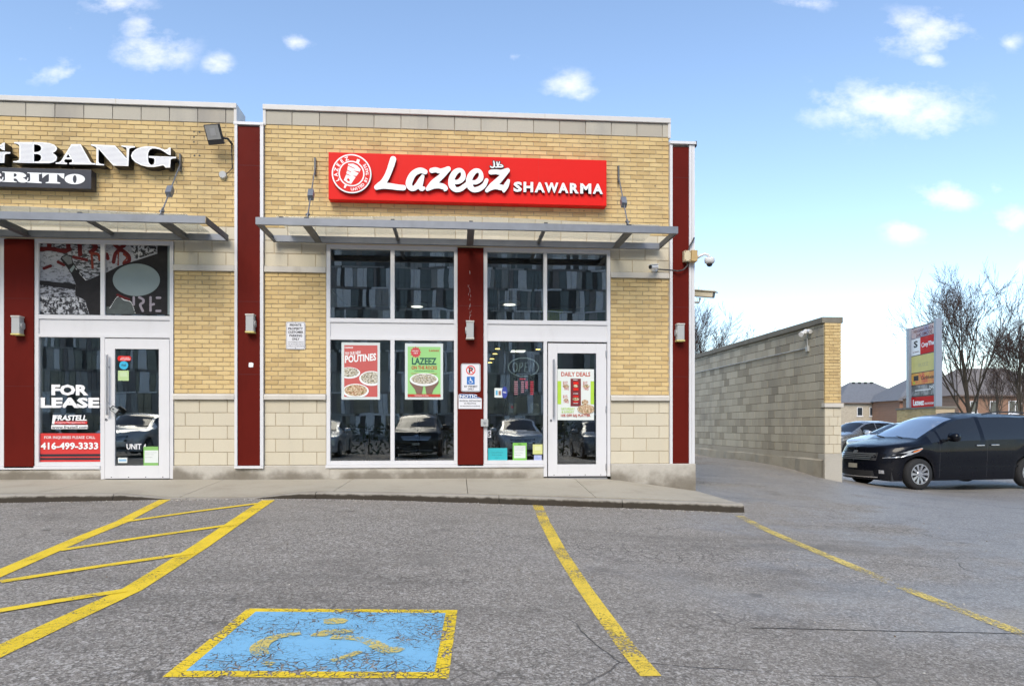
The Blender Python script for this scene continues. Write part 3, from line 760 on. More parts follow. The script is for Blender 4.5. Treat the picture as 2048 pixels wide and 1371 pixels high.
boxb(-8.5, -5.165, -.03, .1, .165, .212).build('window_sill', Mwhite, vac, bevel=.004)
plinth(vac, -8.6, -5.16, .165, -.01); plinth(vac, -4.145, -3.264, .208, -.015)
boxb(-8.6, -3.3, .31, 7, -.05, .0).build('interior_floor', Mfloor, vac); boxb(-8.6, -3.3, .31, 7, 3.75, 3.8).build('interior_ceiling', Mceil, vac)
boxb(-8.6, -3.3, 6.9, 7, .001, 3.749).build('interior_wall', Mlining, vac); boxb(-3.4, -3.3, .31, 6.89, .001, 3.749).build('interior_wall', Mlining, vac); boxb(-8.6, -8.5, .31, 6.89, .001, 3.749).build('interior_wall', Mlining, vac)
# drill holes left in the vacant unit's brickwork
for px, py in ((388,264),(399,264),(388,274),(388,284),(389,311),(399,311)):
    x, z = F(px, py); B().lathe([(.012, -.0035), (.012, .004)], (x, 0, z), 'y', 8).build('drill_hole', Mdark, vac)
for px, py in ((591,358),(704,298),(1052,414),(1140,420),(1168,422),(1272,362),(1310,372)):
    x, z = F(px, py); B().lathe([(.008, -.0035), (.008, .004)], (x, 0, z), 'y', 8).build('drill_hole', Mdark, shop)
# ================================================================== canopies
Mgalv = plain('galvanised_steel', (.22, .235, .26), .5, .55, var=.18, vscale=7, dirt=.3)
Mgalvd = plain('dark_galvanised', (.13, .135, .14), .55, .4, var=.15, dirt=.3)
Mclear = glassmat('canopy_glass', (.95, .96, .95), 1.2, .02, dirt=.025)
Mmilky = glassmat('canopy_glass_dirty', (.85, .86, .8), 2.0, .02, dirt=.20)
def channel(b, x0, x1, yf, z0, z1, lip, d):      # a C channel lying along x, web at yf
    t = .008
    b.prismx([(yf, z0), (yf + d * lip, z0), (yf + d * lip, z0 + t), (yf + t * lip, z0 + t), (yf + t * lip, z1 - t), (yf + d * lip, z1 - t), (yf + d * lip, z1), (yf, z1)], x0, x1)
def canopy(name, label, x0, x1, yf, thick, thin, ties, glassm, ends):
    root = thing(name, label, 'canopy', ((x0 + x1) / 2, -.05, 3.48), 'steel canopies over the storefronts')
    b = B(); channel(b, x0, x1, yf, 3.486, 3.583, 1, .05); b.build('front_beam', Mgalv, root)
    b = B(); channel(b, x0 + .011, x1 - .011, -.12, 3.49, 3.58, 1, .06); b.build('rear_beam', Mgalv, root)
    for e in ends:
        xa, xb = (x0, x0 + .010) if e < 0 else (x1 - .010, x1)
        B().box(xa, xb, yf + .052, -.055, 3.488, 3.581).box(xa if e > 0 else xa + .010, xb + (.0 if e > 0 else .035), yf + .055, -.06, 3.489, 3.497).build('end_beam', Mgalvd, root)
    for x in thick: B().box(x - .006, x + .006, yf + .052, -.122, 3.495, 3.578).box(x - .05, x + .05, yf + .053, -.123, 3.487, 3.495).build('rib', Mgalvd, root)
    for x in thin: B().box(x - .02, x + .02, yf + .052, -.122, 3.53, 3.578).build('rib', Mgalvd, root)
    # glass sheet, bowed a little
    n = 24; vs = []; xa, xb = x0 + .25, x1 - .25
    for i in range(n + 1):
        x = xa + (xb - xa) * i / n; bow = .055 * math.sin(math.pi * i / n) ** 2
        for y, dz in ((yf + .03, bow), (-.09, bow * .6)): vs.append((x, y, 3.60 + dz))
    vs += [(x, y, z + .008) for x, y, z in vs]; k = 2 * (n + 1)
    fs = [(2 * i, 2 * i + 1, 2 * i + 3, 2 * i + 2) for i in range(n)] + [(k + 2 * i, k + 2 * i + 2, k + 2 * i + 3, k + 2 * i + 1) for i in range(n)] + [(2 * i, 2 * i + 2, k + 2 * i + 2, k + 2 * i) for i in range(n)]
    B().add(vs, fs).build('glass_sheet', glassm, root, smoothing=True)
    for x in thick + thin + ([x0 + .33] if ends[0] < 0 else []):
        boxb(x - .025, x + .025, yf + .005, yf + .06, 3.584, 3.60).build('glass_clamp', Mdark, root)
    for (bx_, tx_, tz_) in ties:
        a, c = Vector((bx_, yf + .05, 3.59)), Vector((tx_, -.02, tz_)); d = c - a
        rod = B().tube([a + d * .06, c - d * .03], .009, 8).build('tie_rod', Mgalv, root)
        m = a + d * .44; dn = d.normalized(); sx = Vector((1, 0, 0)); up = dn.cross(sx).normalized(); sx = up.cross(dn).normalized()
        vs = []
        for q in (-.085, .085):
            for s1, s2 in ((-1, -1), (1, -1), (1, 1), (-1, 1)): vs.append(m + dn * q + sx * (.038 * s1) + up * (.042 * s2))
        B().add(vs, [(3, 2, 1, 0), (4, 5, 6, 7), (0, 1, 5, 4), (1, 2, 6, 5), (2, 3, 7, 6), (3, 0, 4, 7)]).build('turnbuckle_box', Mgalv, rod)
        B().box(tx_ - .012, tx_ + .012, -.05, .0, tz_ - .12, tz_ + .13).build('wall_plate', Mgalvd, rod)
        B().prismx([(yf + .02, 3.584), (yf + .12, 3.584), (yf + .16, 3.70), (yf + .12, 3.72), (yf + .06, 3.66)], bx_ - .006, bx_ + .006).build('clevis', Mgalv, rod)
        B().tube([(bx_ - .03, yf + .09, 3.66), (bx_ + .03, yf + .09, 3.66)], .014, 8).build('bolt', Mgalvd, rod)
    return root
def fxY(px, Y): return F(px, 450, Y)[0]
canopy('steel_canopy', 'grey steel frame canopy below the red shop sign', -2.694, 3.083, -1.0,
       [fxY(607, -1) + .03, fxY(942, -1), fxY(1264, -1) - .03], [fxY(785, -1), fxY(1092, -1)],
       [(fxY(613, -1), F(631, 330)[0], F(631, 335)[1]), (fxY(1258, -1), F(1236, 340)[0], F(1236, 350)[1])], Mclear, (-1, 1))
canopy('steel_canopy', 'grey steel frame canopy cut by the picture edge, above the for-lease window', -8.7, -3.344, -1.0,
       [fxY(5, -1) - .2, fxY(318, -1) + .02], [fxY(158, -1), -7.4],
       [(fxY(318, -1), F(362, 320)[0], F(362, 328)[1])], Mmilky, (-1, 1))

# ================================================================== the red sign board
Msignred = plain('sign_red', (.72, .014, .010), .45, var=.04, vscale=2, spec=.15)
Mlet = plain('letter_white', (.86, .86, .85), .35, var=.02)
Mret = plain('letter_return_black', (.012, .011, .012), .4)
Mprintred = plain('print_red', (.70, .02, .014), .5, var=.03, spec=.2)
SY = -.16
sx0, sx1, sz0, sz1 = -1.887, 2.247, 4.112, 4.802
sign = thing('shop_sign', 'long red sign board with white script letters and a round emblem', 'sign', ((sx0 + sx1) / 2, SY, sz0))
brd = boxb(sx0, sx1, SY, -.004, sz0, sz1).build('board', Msignred, sign, bevel=.006)
for k in (1, 2, 3): boxb(sx0 + (sx1 - sx0) * k / 4 - .0008, sx0 + (sx1 - sx0) * k / 4 + .0008, SY - .0006, SY + .01, sz0 + .004, sz1 - .004).build('panel_seam', plain('sign_seam', (.5, .02, .015), .5), brd)
LY = SY - .055                                   # front of the raised letters
def zr(x, y, r): X, Zz = F(730 + x / 6.4, 296 + y / 6.4, LY); return (X, Zz, r / 6.4 / 133.5)
script = {
 'l': [[(360,142,38),(338,215,38),(308,300,36),(272,380,37),(232,440,38),(180,480,36),(150,502,32)], [(150,502,32),(230,482,39),(320,488,38),(420,502,36),(492,508,34)]],
 'a': [[(768,305,32),(720,288,36),(665,300,38),(612,340,40),(576,405,42),(562,465,40),(588,512,34),(635,512,32),(675,470,32),(712,405,28),(735,365,22)], [(738,362,22),(722,430,26),(704,490,32),(728,524,26),(752,512,20)]],
 'z': [[(855,288,32),(905,280,33),(965,296,32),(1020,286,34),(1066,266,31)], [(1066,270,31),(1010,332,32),(940,395,38),(870,455,40),(800,525,24)], [(820,512,30),(890,484,34),(955,482,36),(1010,498,34),(1036,520,24),(1022,540,14)]],
 'e': [[(1128,434,28),(1195,432,28),(1248,388,34),(1258,330,28),(1232,288,25),(1180,292,32),(1132,342,38),(1106,410,38),(1112,480,40),(1152,528,32),(1212,528,32),(1272,490,30),(1312,455,26)]],
 'f': [[(1358,440,28),(1424,436,28),(1478,392,34),(1484,330,26),(1456,292,25),(1405,297,32),(1357,347,38),(1332,412,38),(1340,480,40),(1382,530,33),(1450,526,33),(1520,480,30),(1556,412,24)]],
 'g': [[(1612,310,31),(1680,306,31),(1742,312,33),(1792,297,31),(1826,286,28)], [(1822,290,29),(1760,362,34),(1696,428,40),(1625,488,38),(1560,545,23)], [(1585,522,30),(1660,494,33),(1730,502,36),(1788,508,34),(1815,462,30),(1836,418,20)], [(1780,518,36),(1776,556,15)]]}
def raised(parent, name, loops, yf, depth, face=None, ret=None, rim=.004):
    """white face standing on black returns"""
    vs, fs = outline(loops, yf, .006); o = B().add(vs, fs).build(name, face or Mlet, parent)
    cx = sum(p[0] for p in loops[0]) / len(loops[0]); cz = sum(p[1] for p in loops[0]) / len(loops[0])
    vs, fs = outline(loops, yf + .0065, depth - .0065); B().add(vs, fs).build('letter_return', ret or Mret, o)
    return o
for k, st in script.items():
    S = [[zr(*p) for p in s] for s in st]; A = np.array([p for s in S for p in s])
    lo, hi = A.min(0), A.max(0); pad = .06
    raised(sign, 'letter', contours(strokes_field(S), lo[0] - pad, hi[0] + pad, lo[1] - pad, hi[1] + pad, .007), LY - .0004 * 'lazefg'.index(k), .05)
# small calligraphic mark above the last letter
hs = [[(1648,168,7),(1655,205,9),(1650,240,9),(1625,247,8),(1606,235,7)], [(1688,178,7),(1694,215,8),(1702,238,8)], [(1722,176,6),(1712,205,8),(1694,240,8),(1668,243,6)], [(1706,240,8),(1740,240,9),(1764,236,8),(1752,218,7),(1728,214,6)]]
S = [[zr(*p) for p in s] for s in hs]; A = np.array([p for s in S for p in s]); lo, hi = A.min(0), A.max(0)
mk = raised(sign, 'small_mark', contours(strokes_field([[(x, z, r * 1.0) for x, z, r in s] for s in S]), lo[0] - .05, hi[0] + .05, lo[1] - .05, hi[1] + .05, .003), SY - .05, .045)
B().add(*outline(contours(strokes_field([[(x, z, r + .012) for x, z, r in s] for s in S]), lo[0] - .06, hi[0] + .06, lo[1] - .06, hi[1] + .06, .004), SY - .044, .004)).build('mark_backing', Mret, mk)
# SHAWARMA, letter by letter
wx0, wz0 = F(1027, 383, LY); wx1, wz1 = F(1206, 365, LY); wz1 = F(1027, 362.5, LY)[1]
word = 'SHAWARMA'; wd = {'S': .82, 'H': .92, 'A': .98, 'W': 1.32, 'R': .86, 'M': 1.06}
tot = sum(wd[c] for c in word) + .14 * 7 - .32; x = wx0; u = (wx1 - wx0) / tot
for i, c in enumerate(word):
    vs, fs = glyphs(c, .045); x1_ = x + wd[c] * u
    B().add(fit(vs, x, x1_, wz0, wz1, LY + .012), fs).build('letter', Mlet, sign)
    vs, fs = glyphs(c, .045, 1.0, .5); B().add(fit(vs, x, x1_, wz0, wz1, LY + .012 + .022, .038), fs).build('letter_return', Mret, sign)
    x = x1_ + (.14 - (.16 if word[i:i + 2] in ('AW', 'WA') else 0)) * u
# round emblem
rcx, rcz = F(703, 347, SY - .06); RR = 38.5 / 134.5
em = B().lathe([(RR, -.05), (RR, 0)], (rcx, SY, rcz), 'y', 64).build('emblem', Mret, sign)
yb = SY - .05
def disc(r, k, m, nm): return B().lathe([(r, -.002), (r, 0)], (rcx, yb - .0025 * k, rcz), 'y', 64).build(nm, m, em)
disc(RR, .0, Mlet, 'rim'); disc(RR * .93, 1, Mprintred, 'red_ring'); disc(RR * .655, 2, Mlet, 'inner_rim'); disc(RR * .585, 3, Mprintred, 'red_disc')
def ez(x, y): X, Zz = F(650 + x / 12.46, 296 + y / 12.46, SY - .06); return X, Zz
cone = [(580,395),(700,390),(800,440),(890,535),(860,600),(760,730),(650,895),(560,870),(470,800),(520,680),(560,520)]
B().prism([ez(*p) for p in cone], yb - .0115, yb - .0098).build('meat_cone', Mlet, em)
b = B()
for q in ([(560,420),(760,515),(740,520),(580,450)], [(550,545),(660,600),(650,610),(550,565)], [(520,632),(640,690),(630,698),(520,655)], [(700,560),(860,590),(840,625),(720,570)], [(690,690),(790,700),(760,722)],
          [(540,775),(590,755),(610,790),(630,800),(600,835),(560,815)]): b.prism([ez(*p) for p in q], yb - .0135, yb - .0118)
b.build('cone_slices', Mprintred, em)
b = B()
for q in ([(765,370),(800,270),(870,290),(835,395)], [(465,985),(505,880),(560,900),(505,1000)]): b.prism([ez(*p) for p in q], yb - .0065, yb - .0048)
b.build('skewer', Mlet, em)
def ringtext(s, a0, a1, rad, h, flip, b):
    n = len(s)
    for i, c in enumerate(s):
        if c == ' ': continue
        vs, fs = glyphs(c, .03); xs = [v[0] for v in vs]; ys = [v[1] for v in vs]; cx = (min(xs) + max(xs)) / 2
        sc = h / .72; t = math.radians(a0 + (a1 - a0) * i / max(1, n - 1)); up = Vector((math.cos(t), math.sin(t))) * (-1 if flip else 1); rt = Vector((up.y, -up.x))
        out = []
        for x, y, z in vs:
            p = Vector((rcx, rcz)) + Vector((math.cos(t), math.sin(t))) * rad * RR + rt * (x - cx) * sc + up * (y - .36) * sc
            out.append((p.x, yb - .0052, p.y))
        b.add(out, fs)
b = B(); ringtext('LAZEEZ', 205, 108, .795, RR * .19, False, b); ringtext('UNITED BY TASTE', 272, 395, .79, RR * .145, True, b); b.build('ring_lettering', Mlet, em)

# ================================================================== black-and-white letter sign on the vacant unit
BY = -.17
def g3(x, y): return F(x / 10.24, 270 + y / 10.24, BY)
def g4(x, y): return F(180 + x / 10.24, 270 + y / 10.24, BY)
bangs = {
 'B': (g3, [[(288,145),(720,145),(880,150),(1010,165),(1110,200),(1160,250),(1165,290),(1140,330),(1090,362),(1085,378),(1140,410),(1168,460),(1150,520),(1090,560),(1000,578),(820,577),(400,568),(270,560),(268,537),(330,532),(380,520),(395,490),(395,230),(385,200),(350,180),(290,172)],
           [(695,190),(760,195),(820,220),(845,265),(835,310),(790,340),(730,350),(695,350)], [(695,388),(770,390),(830,415),(845,465),(830,510),(790,540),(695,545)]]),
 'A': (g3, [[(1460,188),(1650,188),(1850,545),(1880,572),(1950,580),(1950,606),(1420,600),(1415,568),(1470,560),(1480,530),(1470,500),(1330,495),(1310,530),(1330,560),(1370,570),(1372,598),(1140,590),(1140,565),(1200,560),(1250,530),(1300,450)], [(1395,385),(1435,460),(1355,460)]]),
 'N': (g4, [[(20,190),(510,215),(750,480),(750,280),(735,255),(690,243),(640,235),(645,212),(920,230),(920,255),(850,262),(810,275),(800,300),(785,635),(475,625),(175,285),(170,540),(185,575),(225,590),(285,597),(285,622),(115,614),(115,590),(128,560),(130,270),(115,245),(70,225),(20,215)]]),
 'G': (g4, [[(1250,232),(1340,240),(1430,265),(1530,305),(1575,295),(1615,262),(1650,255),(1650,415),(1600,400),(1530,350),(1440,300),(1340,275),(1270,275),(1215,310),(1190,370),(1185,470),(1200,560),(1235,605),(1270,615),(1305,600),(1318,560),(1318,500),(1300,475),(1250,468),(1200,465),(1200,430),(1760,448),(1760,478),(1690,482),(1655,495),(1648,520),(1640,665),(1545,665),(1500,620),(1400,640),(1300,655),(1180,650),(1050,620),(930,560),(860,490),(840,420),(870,350),(940,290),(1040,250),(1140,232)]])}
Mgroove = plain('letter_groove', (.36, .36, .40), .6)
def inside(loops, x, z):
    c = False
    for lp in loops:
        n = len(lp)
        for i in range(n):
            (xa, za), (xb, zb) = lp[i], lp[(i + 1) % n]
            if (za > z) != (zb > z) and x < (xb - xa) * (z - za) / (zb - za) + xa: c = not c
    return c
bs_ = thing('letter_sign', 'large white serif letters with black sides on brick, above the vacant shop', 'sign', (-5, BY, 4.3))
def bang(loops, nm='letter'):
    o = raised(bs_, nm, loops, BY, .165)
    zs = [p[1] for p in loops[0]]; xs_ = [p[0] for p in loops[0]]; b = B(); e = .016
    nst = 17; z = min(zs)
    for k in range(1, nst):
        z = min(zs) + (max(zs) - min(zs)) * k / nst; run = None; x = min(xs_)
        while x < max(xs_) + .02:
            ok = all(inside(loops, x + dx, z + dz) for dx, dz in ((0, 0), (e, 0), (-e, 0), (0, e), (0, -e)))
            if ok and run is None: run = x
            if not ok and run is not None:
                if x - run > .03: b.box(run, x - .006, BY - .0015, BY + .002, z - .0022, z + .0022)
                run = None
            x += .006
    if b.v: b.build('grooves', Mgroove, o)
    return o
for k, (g, lps) in bangs.items(): bang([[g(*p) for p in lp] for lp in lps])
dxg = g3(210, 350)[0] - g4(1760, 460)[0]
bang([[(x + dxg, z) for x, z in [g4(*p) for p in lp]] for lp in bangs['G'][1]])
# the lower box sign
RY = -.15
bx1, bzt = F(182.5, 339.5, RY); bzb = F(182.5, 378, RY)[1]
box = thing('box_sign', 'black box sign with white serif letters below the large letters', 'sign', (-6.4, RY, bzb))
Mblack = plain('sign_black', (.028, .028, .036), .35, var=.1)
boxb(-8.2, bx1, RY, -.004, bzb, bzt).build('box', Mblack, box, bevel=.004)
def h3(x, y): return F(x / 10.24, 270 + y / 10.24, RY)
def ellp(cx, cy, rx, ry, n=28): return [(cx + rx * math.cos(2 * math.pi * k / n), cy + ry * math.sin(2 * math.pi * k / n)) for k in range(n)]
Rl = [[(50,752),(400,765),(480,780),(535,815),(540,850),(500,870),(460,878),(515,900),(540,930),(555,920),(565,880),(585,875),(580,920),(550,965),(500,978),(430,975),(380,955),(350,910),(330,895),(285,890),(285,940),(345,958),(345,972),(50,960),(50,945),(100,935),(108,910),(108,790),(95,770),(50,768)], [(285,785),(330,795),(350,820),(335,850),(285,862)]]
small = [Rl, [[(565,768),(855,780),(855,798),(800,805),(800,950),(858,968),(858,990),(560,975),(560,958),(610,950),(625,920),(620,800),(600,785),(565,785)]],
 [[(868,778),(1320,792),(1312,900),(1270,880),(1200,815),(1175,805),(1172,960),(1235,978),(1235,998),(940,988),(940,972),(1000,960),(1008,930),(1008,800),(960,815),(900,860),(872,885)]],
 [ellp(1535, 905, 208, 105), ellp(1535, 905, 40, 82)]]
for lps in small: B().add(*outline([[h3(*p) for p in lp] for lp in lps], RY - .006, .005)).build('letter', Mlet, box)
dxr = h3(75, 870)[0] - h3(585, 870)[0]
B().add(*outline([[(x + dxr, z) for x, z in [h3(*p) for p in lp]] for lp in Rl], RY - .006, .005)).build('letter', Mlet, box)

# ================================================================== lamps, cameras and other fittings on the walls
Mlampgrey = plain('lamp_grey', (.42, .43, .42), .5, var=.05, dirt=.3)
Mlampcap = plain('lamp_cap', (.55, .53, .48), .5)
Mlampglow = plain('lamp_lens', (.70, .60, .22), .4)
def wall_lamp(px, py, label, y, bulge, lens=True):
    x, z = F(px, py, y - .06)
    t = thing('wall_lamp', label, 'lamp', (x, y, z), 'up-and-down wall lamps on the red panels')
    b = B().box(x - .055, x + .055, y - .11, y - .001, z - .115, z + .115); b.build('lamp_body', Mlampgrey, t, bevel=.006)
    boxb(x - .062, x + .062, y - .118, y, z + .1155, z + .137).build('lamp_cap', Mlampcap, t, bevel=.003)
    boxb(x - .062, x + .062, y - .118, y, z - .137, z - .1155).build('lamp_cap', Mlampglow if lens else Mlampcap, t, bevel=.003)
    if lens: boxb(x - .052, x + .052, y - .119, y - .118, z - .131, z - .121).build('lens', Mlampglow, t)
    B().lathe([(.05, -.02), (.05, .02)], (x + bulge * .05, y - .04, z), 'x', 16).build('side_knob', Mlampgrey, t)
    return t
wall_lamp(35, 651, 'grey wall lamp on the red panel beside the for-lease window', -.03, 1)
wall_lamp(501, 647, 'grey wall lamp on the tall red column between the units', -.03, 1)
wall_lamp(940, 660, 'grey wall lamp on the red panel above the parking sign', -.03, -1, False)
wall_lamp(1360, 665, 'grey wall lamp on the red column at the building corner', -.03, -1)
# floodlight
x, z = F(426, 266, -.3); fl = thing('flood_light', 'black square floodlight near the parapet of the vacant unit', 'floodlight', (x, 0, z))
def quadbox(b, c, ax, ay, az, h):               # oriented box
    c = Vector(c); vs = []
    for s3 in (-1, 1):
        for s1, s2 in ((-1, -1), (1, -1), (1, 1), (-1, 1)): vs.append(c + ax * h[0] * s1 + ay * h[1] * s2 + az * h[2] * s3)
    return b.add(vs, [(3, 2, 1, 0), (4, 5, 6, 7), (0, 1, 5, 4), (1, 2, 6, 5), (2, 3, 7, 6), (3, 0, 4, 7)])
nrm = Vector((-.12, -.86, -.50)).normalized(); ax = Vector((1, -.12, .06)); ax = (ax - nrm * ax.dot(nrm)).normalized(); ay = nrm.cross(ax) * -1
if ay.z < 0: ay = -ay
c = Vector((x, -.25, z))
quadbox(B(), c, ax, ay, nrm, (.115, .135, .022)).build('housing', Mdark, fl, bevel=.008)
quadbox(B(), c + nrm * .024 + ay * .03, ax, ay, nrm, (.098, .095, .003)).build('lens', plain('flood_lens', (.36, .36, .35), .3), fl)
quadbox(B(), c + nrm * .0275 + ay * .035, ax, ay, nrm, (.04, .05, .002)).build('led_plate', plain('led_plate', (.42, .42, .42), .4), fl)
B().tube([(x + .10, -.23, z - .04), (x + .16, -.16, z - .02), (x + .17, -.03, z - .03), (x + .17, .0, z - .03)], .016, 8).build('bracket', Mdark, fl)
jx, jz = F(446, 350, -.02)
B().tube([(x + .17, -.03, z - .04), (x + .175, -.025, z - .2), (x + .18, -.02, z - .4), (jx + .06, -.03, jz + .02), (jx, -.04, jz - .01)], .006, 6).build('cable', Mdark, fl)
B().lathe([(.05, -.05), (.055, -.03), (.055, 0)], (jx, 0, jz), 'y', 18).build('junction_box', Mlampgrey, fl)
# bullet camera over the pier
Mcam = plain('camera_white', (.74, .74, .73), .35, var=.03)
x, z = F(1308, 537, -.1); bc = thing('bullet_camera', 'white bullet security camera on the stone band of the end pier', 'camera', (x, 0, z))
d0 = Vector((-.75, -.62, -.18)).normalized(); tip = Vector((x - .09, -.22, z - .005))
B().tube([tip, tip - d0 * .17], .034, 16).build('housing', Mcam, bc, smoothing=False)
B().tube([tip + d0 * .004, tip - d0 * .012], .030, 16).build('lens_cover', Mdark, bc)
quadbox(B(), tip - d0 * .07 + Vector((0, 0, .036)), d0, d0.cross(Vector((0, 0, 1))).normalized(), Vector((0, 0, 1)), (.11, .036, .004)).build('sun_shield', Mcam, bc)
B().lathe([(.05, -.05), (.055, 0)], (x + .03, 0, z + .015), 'y', 18).build('mount', Mcam, bc)
B().tube([(x + .03, -.04, z + .015), (x + .02, -.1, z + .01), tuple(tip - d0 * .14)], .018, 8).build('arm', Mcam, bc)
B().tube([(x + .06, -.04, z + .005), (x + .16, -.045, z), (x + .30, -.05, z - .01), (x + .38, -.09, z - .03), (x + .46, -.09, z - .01), (x + .52, -.09, z + .05), (x + .535, -.08, z + .15)], .011, 8).build('cable', Mdark, bc)
# dome camera on the corner
x, z = F(1378, 514, -.06); dc = thing('dome_camera', 'white dome security camera on a curved arm at the building corner', 'camera', (x, 0, z))
Mbeige = plain('box_beige', (.62, .54, .36), .6, dirt=.6)
boxb(x - .10, x + .0, -.15, -.05, z - .08, z + .08).build('junction_box', Mbeige, dc, bevel=.004)
boxb(x + .005, x + .10, -.17, -.02, z - .085, z + .085).build('adaptor_box', plain('adaptor_rust', (.50, .35, .15), .7, dirt=.8), dc, bevel=.006)
for dx in (-.085, -.015):
    for dz in (-.065, .065): B().lathe([(.007, -.154), (.007, -.15)], (x + dx, 0, z + dz), 'y', 8).build('screw', plain('rust', (.18, .05, .02), .9), dc)
B().tube([(x + .09, -.10, z - .03), (x + .16, -.12, z + .01), (x + .22, -.13, z + .035), (x + .275, -.135, z + .02), (x + .295, -.14, z - .03)], .022, 10).build('arm', Mcam, dc, smoothing=True)
B().lathe([(.075, 0), (.08, -.02), (.075, -.07), (.05, -.085)], (x + .295, -.14, z - .03), 'z', 24).build('housing', Mcam, dc, smoothing=True)
B().lathe([(.048, -.085), (.046, -.10), (.035, -.12), (.015, -.13)], (x + .295, -.14, z - .03), 'z', 20).build('dome', plain('dome_black', (.01, .01, .012), .1), dc, smoothing=True)
B().tube([(x - .02, -.1, z + .08), (x + .0, -.09, z + .16), (x + .06, -.08, z + .26), (x + .085, -.05, z + .30)], .012, 8).build('cable', Mdark, dc)
# box camera further along the end wall
x, z = F(1405, 588, .9); hc = thing('box_camera', 'cream hooded security camera sticking out from the end wall', 'camera', (3.64, .9, z))
Mcream = plain('camera_cream', (.62, .56, .44), .5, dirt=.2)
d0 = Vector((.80, -.58, -.17)).normalized(); s0 = d0.cross(Vector((0, 0, 1))).normalized(); u0 = s0.cross(d0).normalized(); cc = Vector((x - .02, .9, z))
quadbox(B(), cc + u0 * .055, d0, s0, u0, (.25, .09, .008)).build('sun_shield', Mcream, hc); quadbox(B(), cc, d0, s0, u0, (.21, .065, .045)).build('housing', Mcream, hc, bevel=.008)
quadbox(B(), cc + d0 * .212, d0, s0, u0, (.003, .058, .038)).build('lens_window', Mdark, hc)
B().tube([(3.64, .95, z - .14), (x - .05, .92, z - .135), (x - .04, .91, z - .06)], .02, 8).build('bracket', Mlampgrey, hc); B().lathe([(.05, 0), (.05, .03)], (3.64, .95, z - .14), 'x', 14).build('wall_plate', Mlampgrey, hc)
x, z = F(1389, 557, .5); t = thing('wall_speaker', 'small dark fitting on the end wall below the dome camera', 'fitting', (3.64, .5, z)); B().lathe([(.05, 0), (.04, .05), (.015, .06)], (3.64, .5, z), 'x', 14).build('body', Mdark, t); B().tube([(3.64, .52, z + .03), (3.67, .52, z + .09)], .01, 6).build('stub', Mdark, t)
x, z = F(1390, 413, .6); t = thing('wedge_light', 'small dark wedge light on the end wall near the top of the column', 'light', (3.64, .6, z)); B().prism([(3.64, z - .07), (3.64, z + .03), (3.77, z + .055), (3.76, z + .02)], .5, .72).build('body', Mdark, t); boxb(3.641, 3.66, .48, .74, z - .08, z + .06).build('wall_plate', Mdark, t)

# ================================================================== plates, posters, notices
def rect(px0, py0, px1, py1, Y):
    xa, za = F(px0, py0, Y); xb, zb = F(px1, py1, Y); return xa, xb, zb, za
def rounded(x0, x1, z0, z1, r, n=5):
    pts = []
    for cx, cz, a in ((x1 - r, z1 - r, 0), (x0 + r, z1 - r, 90), (x0 + r, z0 + r, 180), (x1 - r, z0 + r, 270)):
        pts += [(cx + r * math.cos(math.radians(a + 90 * k / n)), cz + r * math.sin(math.radians(a + 90 * k / n))) for k in range(n + 1)]
    return pts
Mplate = plain('plate_white', (.74, .74, .76), .45, var=.04, dirt=.12); Mink = plain('ink_black', (.015, .015, .017), .6)
Mink2 = plain('ink_grey', (.16, .16, .17), .6)
def lines(b, rows, x0, x1, z0, z1, yf, bold=.02):
    """rows: (string, left, right, top, bottom) as fractions of the sheet"""
    w, h = x1 - x0, z1 - z0
    for s, l, r, t, q in rows: text(b, s, x0 + l * w, x0 + r * w, z1 - q * h, z1 - t * h, yf, bold)
    return b
r = rect(572, 643, 610.5, 698.5, -.012); y = -.012
ps = thing('parking_sign', 'white private property parking plate on the brick pier', 'sign', (r[0], y, r[2]))
B().prism(rounded(*r, .025), y, -.003).build('plate', Mplate, ps)
i = .008; B().add(*outline([rounded(r[0] + i, r[1] - i, r[2] + i, r[3] - i, .02), rounded(r[0] + i + .004, r[1] - i - .004, r[2] + i + .004, r[3] - i - .004, .018)], y - .0012, .001)).build('border', Mink, ps)
lines(B(), [('PRIVATE', .2, .80, .075, .165), ('PROPERTY', .12, .88, .205, .295), ('CUSTOMER', .11, .9, .33, .42), ('PARKING', .18, .84, .455, .545), ('ONLY', .31, .7, .58, .67)], *r, y - .001, .03).build('lettering', Mink, ps)
lines(B(), [('UNAUTHORIZED VEHICLES', .1, .92, .715, .755), ('WILL BE TAGGED AND/OR', .09, .92, .79, .83), ('TOWED AT OWNERS EXPENSE', .07, .94, .865, .905)], *r, y - .001, .015).build('small_lettering', Mink2, ps)
for f in (.03, .955): B().lathe([(.006, -.004), (.006, 0)], ((r[0] + r[1]) / 2, y, r[3] - f * (r[3] - r[2])), 'y', 8).build('bolt', Mdark, ps)
# no parking / by permit
y = -.045; r = rect(922, 726.5, 961, 783, y)
ns = thing('permit_sign', 'white no-parking plate with blue wheelchair symbol on the red panel', 'sign', (r[0], y, r[2]))
B().prism(rounded(*r, .03), y, -.031).build('plate', Mplate, ns); i = .007
B().add(*outline([rounded(r[0] + i, r[1] - i, r[2] + i, r[3] - i, .024), rounded(r[0] + i + .005, r[1] - i - .005, r[2] + i + .005, r[3] - i - .005, .02)], y - .0012, .001)).build('border', Mink, ns)
cx, w, h = (r[0] + r[1]) / 2, r[1] - r[0], r[3] - r[2]
cz = r[3] - h * .235; R0 = w * .24
text(B(), 'P', cx - .03, cx + .035, cz - .045, cz + .045, y - .001, .04).build('letter', Mink, ns)
ann = [[(cx + R0 * math.cos(t), cz + R0 * math.sin(t)) for t in np.linspace(0, 2 * math.pi, 40)[:-1]], [(cx + R0 * .8 * math.cos(t), cz + R0 * .8 * math.sin(t)) for t in np.linspace(0, 2 * math.pi, 40)[:-1]]]
